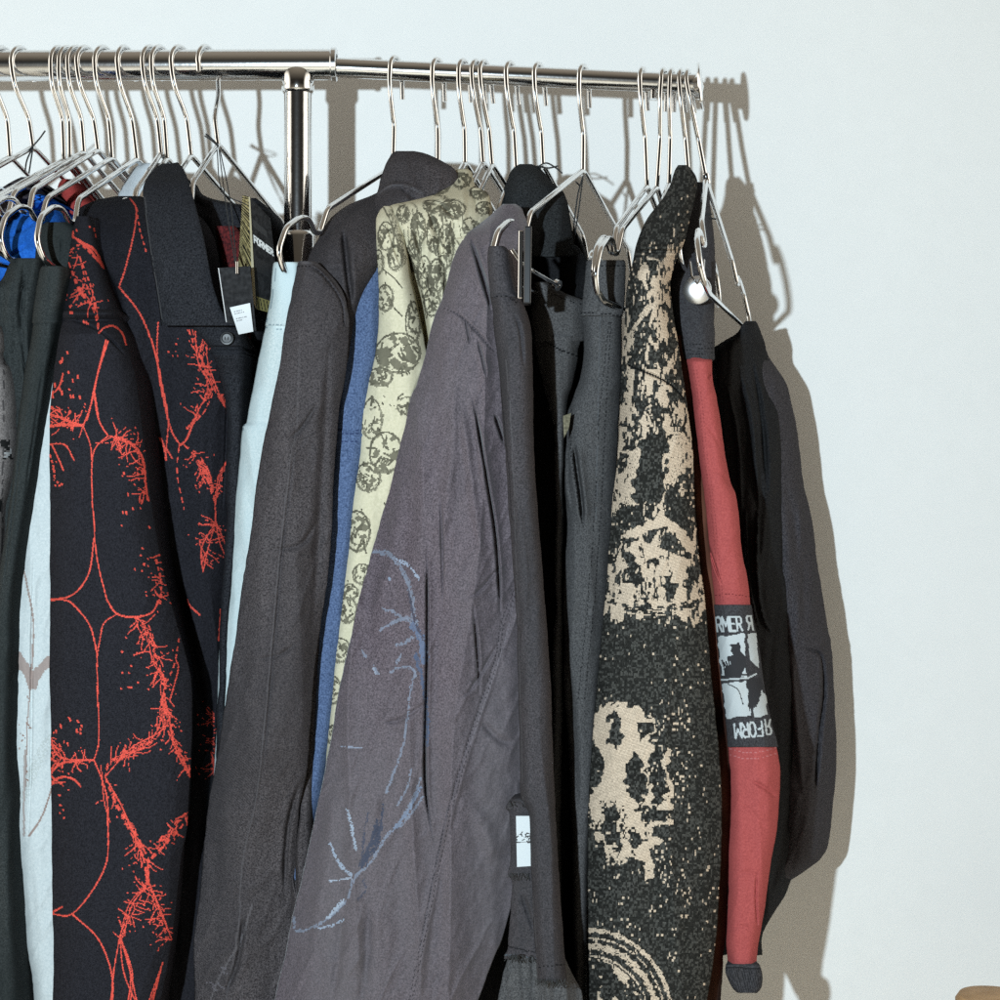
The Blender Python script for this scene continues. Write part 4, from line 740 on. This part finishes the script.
# clip of the trouser hanger
t = thing('hanger_clip', 'narrow glossy black clip gripping the washed black trousers waistband', 'clip', tuple(P(528, 300, -.25)))
V, F = box_arrays(P(527.5, 266, -.25), .0065, .016, .066, np.array(((1, 0, .012), (0, 1, 0), (-.012, 0, 1)))); o = build('jaw', V, F, M['black_plastic'], t, False)
bv = o.modifiers.new('bevel', 'BEVEL'); bv.width = .0014; bv.segments = 3
V, F = box_arrays(P(520.5, 266, -.246), .004, .020, .058, np.array(((1, 0, .012), (0, 1, 0), (-.012, 0, 1)))); o = build('jaw', V, F, M['chrome'], t, False)
bv = o.modifiers.new('bevel', 'BEVEL'); bv.width = .001; bv.segments = 3
tube('spring', [P(512, 250, -.24), P(520, 262, -.244), P(534, 272, -.22), P(550, 281, -.15), P(557, 285, -.13)], .0018, M['chrome'], t)
lathe('washer', [(-.002, .0022), (-.002, .0052), (.002, .0052), (.002, .0022), (-.002, .0022)], P(557, 285, -.128), (.7, -.5, -.4), M['chrome'], t, 20)

# ---- slate trousers
def p_sl(p):
    D = (.012, .012, .013)
    for x in (3.5, 10): p.line([(612-x*.3, 322), (609-x, 420), (605-x, 500), (598-x, 600), (588-x, 700)], .55, D, .8, dash=2.6)
    p.line([(600, 318), (598, 420), (596, 520)], .5, (.085, .09, .097), .5)
    p.line([(572, 410), (571, 450), (578, 500), (584, 530)], .6, D, .8, dash=2.2)
g = thing('slate_trousers', 'slate black trousers with a waistband and side pocket left of the speckled knit', 'trousers', (wx(600, -.12), -.12, -.9))
cloth('leg', M['slate'], g, [(313, 582, 622), (330, 583, 622), (362, 582.5, 622), (400, 572, 621), (414, 567, 620), (442, 566, 618), (484, 564.5, 616), (526, 568, 614), (557, 566, 612), (602, 563, 609), (638, 564, 606), (680, 563, 602), (745, 568, 598), (800, 570, 594), (837, 572, 590), (870, 573, 588), (1060, 575, 585)],
      -.122, .0, .020, seed=56, amp=.003, fx=18, cell=1.3, paint=p_sl, edge=.8, folds=[([(573, 440), (577, 470), (581, 500), (583, 528)], 3.0, .020, 1), ([(567, 430), (566, 480), (572, 520)], 2, -.004), ([(568, 660), (574, 740), (578, 820)], 4, .006)])
cloth('waistband', M['slate'], g, [(260, 588, 624), (262.5, 586, 626), (275, 585, 626), (300, 582.5, 625), (316, 581, 623)], -.129, -.02, .012, seed=57, amp=.0015, cell=1.3, edge=.4, paint=lambda p: [p.line([(580, 312.5), (600, 313.5), (626, 316)], .6, (.012, .012, .013), dash=2.4, sm=False), p.line([(585, 265), (626, 266)], .5, (.016, .016, .017), dash=2.4, sm=False)], folds=[([(580, 316), (626, 318)], 1.2, .003, 1)])
card('label', None, [(563, 416), (571, 413), (569, 428), (564, 438)], -.135, .001, M['khaki'], None, 0, (4, 6), g)

# ---- jacquard knit
def p_jq(p):
    X, Y, R = p.X, p.Y, p.R; c = CRM
    ha = _tab[(np.floor(X/1.7).astype(int)*11+np.floor(Y/2.2).astype(int)*5) & 255, (np.floor(Y/2.2).astype(int)*3) & 255]
    k = np.where(ha > .62, 2.5, .8)*R.uniform(.6, 1.5, len(X)); p.c[:, 0], p.c[:, 1], p.c[:, 2], p.c[:, 3] = .0190*k, .0185*k, .0165*k, .9; HB = p.c[:, :3].copy()
    cx, cy = np.floor(X/1.5), np.floor(Y/2.6)
    n1 = fbm(X/13+Y/90, Y/34, 60, 4); n2 = vn(cx*.9, cy*.55, 61); n3 = fbm(X/7, Y/16, 62, 3); rnd = _tab[(cx.astype(int)*7) & 255, (cy.astype(int)*13) & 255]
    dens = np.interp(Y-7*((X-655)/48)**2*(Y > 560)*(Y < 640)+6*(vn(X/6, Y*0, 70)-.5), [180, 250, 305, 335, 372, 380, 420, 505, 520, 545, 600, 614, 622, 690, 704, 720, 850, 885, 930, 1000], [.10, .20, .36, .48, .50, .40, .46, .34, .10, .26, .56, .46, .06, .05, .08, .06, .10, .08, .06, .06])
    v = .52*n1+.28*n3+.2*n2
    v = np.argsort(np.argsort(v))/len(v); p.put((v > 1-dens*.80) & (dens > .12), c); p.put((rnd > 1-dens*.11) & (vn(X/20, Y/30, 64) > .35), c)
    p.put((n2 > .93) & (rnd > .5), c)
    # shoulder flecks and arcs
    for a in ([(648, 258), (658, 260), (662, 268)], [(640, 316), (648, 306), (662, 302)], [(630, 345), (636, 325), (650, 308), (668, 300)], [(626, 352), (632, 330), (648, 312)]): p.line(a, 1.3, c, rough=.6, cover=.8)
    K = (.022, .021, .019)
    # seam
    p.line([(628, 365), (640, 370), (657, 377), (672, 386), (684, 399)], .9, (.006, .006, .006))
    # chevron and round emblem
    p.poly([(622, 534), (640, 524), (652, 517), (660, 508), (667, 517), (680, 526), (690, 538), (692, 552), (687, 549), (676, 536), (662, 527), (650, 528), (638, 537), (628, 538)], c, warp=3)
    p.poly([(660, 508), (662, 485), (664, 470), (668, 440), (676, 450), (668, 490), (664, 510)], c, warp=4, cover=.9)
    p.poly([(624, 455), (640, 440), (650, 400), (644, 480), (632, 505), (622, 500)], c, warp=7, cover=.95); p.poly([(640, 440), (664, 428), (668, 495), (640, 508), (634, 490)], K, 1, warp=6)
    p.poly([(668, 440), (682, 432), (686, 470), (676, 490), (668, 480)], c, warp=5, cover=.9)
    p.polyn([(610, 575), (622, 545), (640, 540), (660, 548), (690, 560), (700, 600), (660, 612), (620, 608), (607, 600)], c, .42, 5, 13, 81)
    for a in ((632, 565, 9, 15), (655, 560, 5, 9), (672, 588, 7, 13), (618, 580, 5, 10), (690, 575, 4, 11), (645, 600, 6, 7)): p.poly([(a[0]+a[2]*math.cos(t), a[1]+a[3]*math.sin(t)) for t in np.linspace(0, 6.28, 12)], K, 1, warp=7)
    for y, o in ((600, 0), (606, 2), (611, 6)): p.line([(606+o, y-4), (630, y+2), (660, y+4), (690-o, y+1), (704-o, y-5)], .9, c if y != 606 else K, rough=.5, dash=9)
    p.line([(610, 602), (650, 608), (700, 600)], 1.2, K, dash=7)
    # large pale shape with dark holes
    p.poly([(592, 716), (600, 704), (616, 702), (634, 706), (650, 716), (656, 722), (652, 735), (660, 742), (668, 760), (672, 790), (668, 815), (672, 822), (656, 832), (660, 844), (650, 848), (652, 880), (646, 880), (644, 860), (630, 858), (616, 866), (606, 852), (596, 836), (588, 820), (588, 760)], c, warp=7)
    for q in ([(592, 742), (600, 750), (602, 772), (598, 790), (588, 792), (588, 750)], [(626, 762), (636, 752), (642, 766), (648, 786), (642, 806), (634, 800), (624, 784)], [(652, 740), (662, 745), (668, 790), (660, 806), (652, 800), (648, 770)], [(604, 812), (612, 800), (618, 820), (624, 836), (618, 852), (608, 846), (602, 832)], [(612, 712), (620, 716), (624, 744), (616, 752), (606, 740)], [(634, 806), (656, 806), (670, 812), (662, 826), (646, 822)], [(628, 832), (640, 834), (646, 842), (632, 845)], [(640, 718), (654, 724), (646, 742), (636, 738)]): p.poly(q, K, 1, warp=5)
    m = (Y > 700) & (Y < 890) & (X > 645) & (X < 690) & (rnd > .90) & (vn(X/9, Y/14, 66) > .42); p.put(m, c)
    m = (Y > 800) & (Y < 890) & (X < 650) & (rnd > .72) & (vn(X/9, Y/18, 67) > .5); p.put(m, K); m = (Y > 820) & (Y < 960) & (rnd > .955) & (vn(X/8, Y/20, 68) > .45); p.put(m, c)
    # rings at the hem
    for r, w, cv in ((92, 2.0, .9), (84, .9, .7), (76, 3.2, .9), (66, 1.0, .8)): p.line([(588+r*math.cos(a)*.92, 1022+r*math.sin(a)) for a in np.linspace(-1.75, -.05, 18)], w, c, rough=.6, cover=cv)
    p.polyn([(588+64*math.cos(a)*.9, 1022+64*math.sin(a)) for a in np.linspace(-1.7, -.1, 14)]+[(600, 1022)], c, .5, 5, 10, 83)
    m = (Y > 950) & ((X-588)**2+(Y-1022)**2 < 62**2) & (n3 > .52); p.put(m, K)
    # yarn to yarn tone
    dk = (np.abs(p.c[:, :3]-np.array(K)).max(1) < 1e-6); p.c[dk, :3] = HB[dk]; lt = p.c[:, 0] > .2; p.c[lt, :3] *= (R.uniform(.84, 1.10, lt.sum())*np.where((np.floor(X[lt]/1.6)+np.floor((Y[lt]+X[lt]*.6)/1.6)) % 2 > 0, 1.06, .80))[:, None]
M['jacquard'].node_tree.nodes['Principled BSDF'].inputs['Roughness'].default_value = .95
g = thing('jacquard_knit', 'black and cream speckled jacquard knit sweater right of the slate trousers', 'sweater', (wx(655, -.15), -.15, -.9))
cloth('body', M['jacquard'], g, [(165, 678, 688), (170, 675, 692), (176, 673, 696), (184, 670.5, 698), (195, 665, 696), (205, 658, 694), (218, 648, 690), (241, 638, 684), (262, 633, 676), (284, 627, 671), (319, 624.5, 674), (376, 621, 683), (454, 617.5, 693), (500, 613, 695), (552, 609, 699), (590, 606, 704), (630, 602, 708), (695, 596, 713), (762, 591, 720), (830, 588, 722), (932, 588, 717), (1000, 589, 707), (1060, 590, 695)],
      [(165, -.045), (184, -.07), (218, -.115), (260, -.15), (319, -.165), (1060, -.168)], -.0, .034, p=2.8, seed=60, amp=.004, fx=50, cell=1.2, paint=p_jq, edge=.6, folds=[([(628, 365), (640, 370), (657, 377), (672, 386), (684, 399)], 1.8, .004, 1)])
M['rust'] = fabric('rust_knit', (.012, .007, .006), (.11, .045, .028), 60, .95, .5, stretch=.25, ct=.1)
cloth('rear_panel', M['rust'], g, [(335, 668, 690), (400, 680, 702), (480, 690, 709), (540, 694, 713), (600, 700, 719), (650, 704, 724), (700, 706, 728), (800, 710, 730), (900, 706, 728), (1000, 700, 720), (1060, 694, 714)], -.100, -.02, .008, seed=62, amp=.002, cell=1.8)

# ---- red and black top
def p_rd(p):
    D = (.13, .022, .024)
    for x in (0, 3): p.line([(692+x, 362), (699+x, 402), (704+x, 454), (711+x, 505), (716+x, 560), (720+x, 600)], .4, D, .45, dash=2.2)
    for y in (594,): p.line([(708, y+2), (730, y), (752, y+3)], .5, D, .8, dash=2, sm=False)
    for y in (751, 757): p.line([(726, y-3), (750, y+2), (780, y-4)], .5, (.42, .16, .16), .7, dash=2.4)
g = thing('red_black_top', 'brick red top with black shoulder, black printed band and black cuff', 'top', (wx(725, -.12), -.12, -.9))
cloth('shoulder', M['black_panel'], g, [(182, 692, 703), (187, 688, 706), (196, 684, 709), (215, 678, 712), (240, 671, 714), (270, 664, 715), (300, 666, 714.5), (340, 676, 714), (359, 683.5, 714)], [(182, .01), (196, -.01), (230, -.045), (300, -.095), (359, -.115)], .08, .016, seed=64, amp=.002, cell=1.4, paint=lambda p: [p.line([(680, y), (714, y-2)], .5, (.01, .01, .011), .8, dash=1.8, sm=False) for y in (345, 350, 355)])
cloth('sleeve', M['brick_red'], g, [(357, 686, 711), (361, 686.5, 712), (381, 690, 713), (402, 693.5, 718), (441, 697, 724), (480, 702.5, 730), (500, 705, 737), (552, 710, 742), (578, 712, 747.5), (606, 715, 750), (656, 720, 758.5), (721, 727, 769), (744, 728.5, 775.5), (760, 730, 778.5), (779, 731.5, 780), (823, 730, 778), (864, 728.5, 771), (908, 728, 764.5), (949, 727, 758), (970, 727.5, 757), (980, 730, 756)],
      [(357, -.113), (400, -.122), (980, -.125)], -.01, .018, seed=65, amp=.003, fx=20, cell=1.2, paint=p_rd, edge=.7, folds=[([(703, 500), (706, 535), (713, 560), (723, 588)], 1.3, .010, 1), ([(712, 372), (708, 380)], 1.6, .006), ([(750, 780), (768, 790), (778, 800)], 3, .004), ([(736, 800), (752, 812), (770, 836)], 3, .0014), ([(732, 880), (746, 872), (764, 878)], 2.6, .0014), ([(700, 420), (712, 432), (722, 452)], 2.6, .0014), ([(708, 470), (722, 474), (734, 490)], 2.6, .0014), ([(730, 930), (742, 926), (756, 934)], 2.4, .0014), ([(757, 870), (756, 900), (758, 930)], 1.4, .006, 1)])
WH = (.40, .425, .43)
def p_pn(p):
    K = (.03, .029, .031)
    def f1(x, y): return (714.5+x*.97+y*.2, 617.5+y*1.75-x*.03)
    write(p, 'RMER', lambda x, y: f1(x+1, y), .95, WH, 1.7)
    write(p, 'R', lambda x, y: (751.0-x*.95+y*.24, 616+y*1.75), .95, WH, 1.7)
    p.poly([(717, 637), (744, 634), (747, 676), (722, 677)], WH, warp=1.2); p.poly([(747, 634), (756, 633), (759, 668), (750, 660)], WH, warp=1)
    p.poly([(729, 646), (738, 643), (744, 655), (749, 668), (742, 676), (726, 677), (722, 668), (731, 664), (726, 658), (733, 656)], K, warp=2.5)
    for k in range(7): p.line([(722+k*2, 660+p.R.uniform(-4, 4)), (724+k*2, 667)], .7, K, sm=False)
    p.line([(720, 680), (748, 678), (756, 674)], .8, WH, sm=False); p.line([(721, 677), (748, 674.5)], .9, K, sm=False)
    p.poly([(722, 683), (746, 681), (752, 716), (726, 719)], WH, warp=1.2); p.poly([(754, 700), (764, 690), (767, 714), (756, 716)], WH, warp=2.5); p.poly([(746, 680), (760, 676), (764, 690), (754, 705), (750, 712)], K, warp=2)
    p.line([(728, 684), (738, 690), (743, 704)], .5, K)
    write(p, 'FORM', lambda x, y: (763-x*1.05-y*.2, 735.5-y*1.75+x*.1), .95, WH, 1.7); write(p, 'R', lambda x, y: (766.5+x*1.0-y*.2, 734-y*1.75), .95, WH)
    p.poly([(745.8, 700), (745.8, 700), (745.8, 700)], WH)
cloth('printed_band', M['black_panel'], g, [(605, 713.5, 751.5), (625, 715.5, 755), (656, 718.5, 760.5), (690, 722, 765.5), (721, 725.5, 771), (737, 726.8, 775.5), (747, 727.5, 778)], -.1315, -.02, .017, seed=66, amp=.002, fx=24, cell=.85, paint=p_pn, edge=.5)
cloth('cuff', M['black_panel'], g, [(965, 726, 760), (972, 726, 762), (980, 729, 762.5), (988, 733, 761), (993, 738, 757)], [(965, -.1295), (993, -.127)], -.06, .006, p=5, seed=67, amp=.002, cell=1.0, edge=.5, paint=lambda p: [p.line([(x, 968), (x+6, 992)], .35, (.012, .012, .013), .8, sm=False) for x in np.arange(724, 764, 2.4)]+[p.line([(724, 967.5), (762, 968.5)], .5, (.012, .012, .013))])
# ---- far right black jacket
g = thing('black_jacket', 'plain black jacket hanging last on the right against the white wall', 'jacket', (wx(780, .05), .05, -.9))
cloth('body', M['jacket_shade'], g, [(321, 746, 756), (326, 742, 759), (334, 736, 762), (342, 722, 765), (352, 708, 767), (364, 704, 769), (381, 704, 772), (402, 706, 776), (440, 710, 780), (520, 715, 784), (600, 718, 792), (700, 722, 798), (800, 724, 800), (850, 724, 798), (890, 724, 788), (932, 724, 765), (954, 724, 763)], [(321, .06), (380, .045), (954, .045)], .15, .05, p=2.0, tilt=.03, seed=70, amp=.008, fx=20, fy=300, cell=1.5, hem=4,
      folds=[([(745, 500), (748, 560), (752, 600), (762, 640)], 2, -.012), ([(758, 500), (757, 570), (764, 620), (782, 644)], 2, -.012), ([(726, 380), (738, 440), (742, 520)], 2.5, -.008), ([(738, 360), (752, 420), (760, 520)], 3, -.010), ([(750, 350), (762, 420), (768, 500)], 3, .012), ([(790, 800), (782, 850), (768, 900)], 4, .01)])
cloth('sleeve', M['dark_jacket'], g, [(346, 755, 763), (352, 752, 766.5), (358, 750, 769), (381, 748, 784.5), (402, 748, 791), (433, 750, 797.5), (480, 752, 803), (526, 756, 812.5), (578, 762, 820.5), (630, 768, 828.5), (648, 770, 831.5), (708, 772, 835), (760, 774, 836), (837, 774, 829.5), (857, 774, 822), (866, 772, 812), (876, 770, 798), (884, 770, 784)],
      [(346, .085), (400, .09), (884, .09)], .20, .05, p=2.2, tilt=.03, seed=71, amp=.005, fx=26, cell=1.5, edge=.8, folds=[([(795, 644), (810, 650), (821, 656), (824, 690), (820, 730), (814, 800)], 2.4, .014, 1), ([(792, 655), (796, 720), (804, 800)], 4, -.008), ([(786, 480), (800, 560), (806, 640)], 6, .008)])
# round clip added for a bright glint, domed face aimed to return the flash
M['brushed'] = plain('brushed_steel', (.86, .86, .86), .31, 1)
hv = np.array((-0.31-wx(697, -.12), -CAM+.12, .07-wz(290, -.12))); hv /= np.linalg.norm(hv); vv = np.array((-wx(697, -.12), -CAM+.12, -wz(290, -.12))); vv /= np.linalg.norm(vv); hv = hv+vv; hv /= np.linalg.norm(hv)
g = thing('hanger_clip', 'added round steel disc making a flash glint on the black shoulder under the last hanger', 'clip', tuple(P(697, 290, -.12)))
lathe('jaw', [(-.010, 0), (-.010, .011), (-.002, .0135), (.0005, .0130), (.0022, .0105), (.0033, .0065), (.0037, .003), (.0038, 0)], P(697, 290, -.118), hv, M['brushed'], g, 40)
tube('wire', [P(690, 262, -.112), P(692, 276, -.124), P(697, 284, -.124), P(703, 276, -.122), P(704, 260, -.105)], .0011, M['chrome'], g)
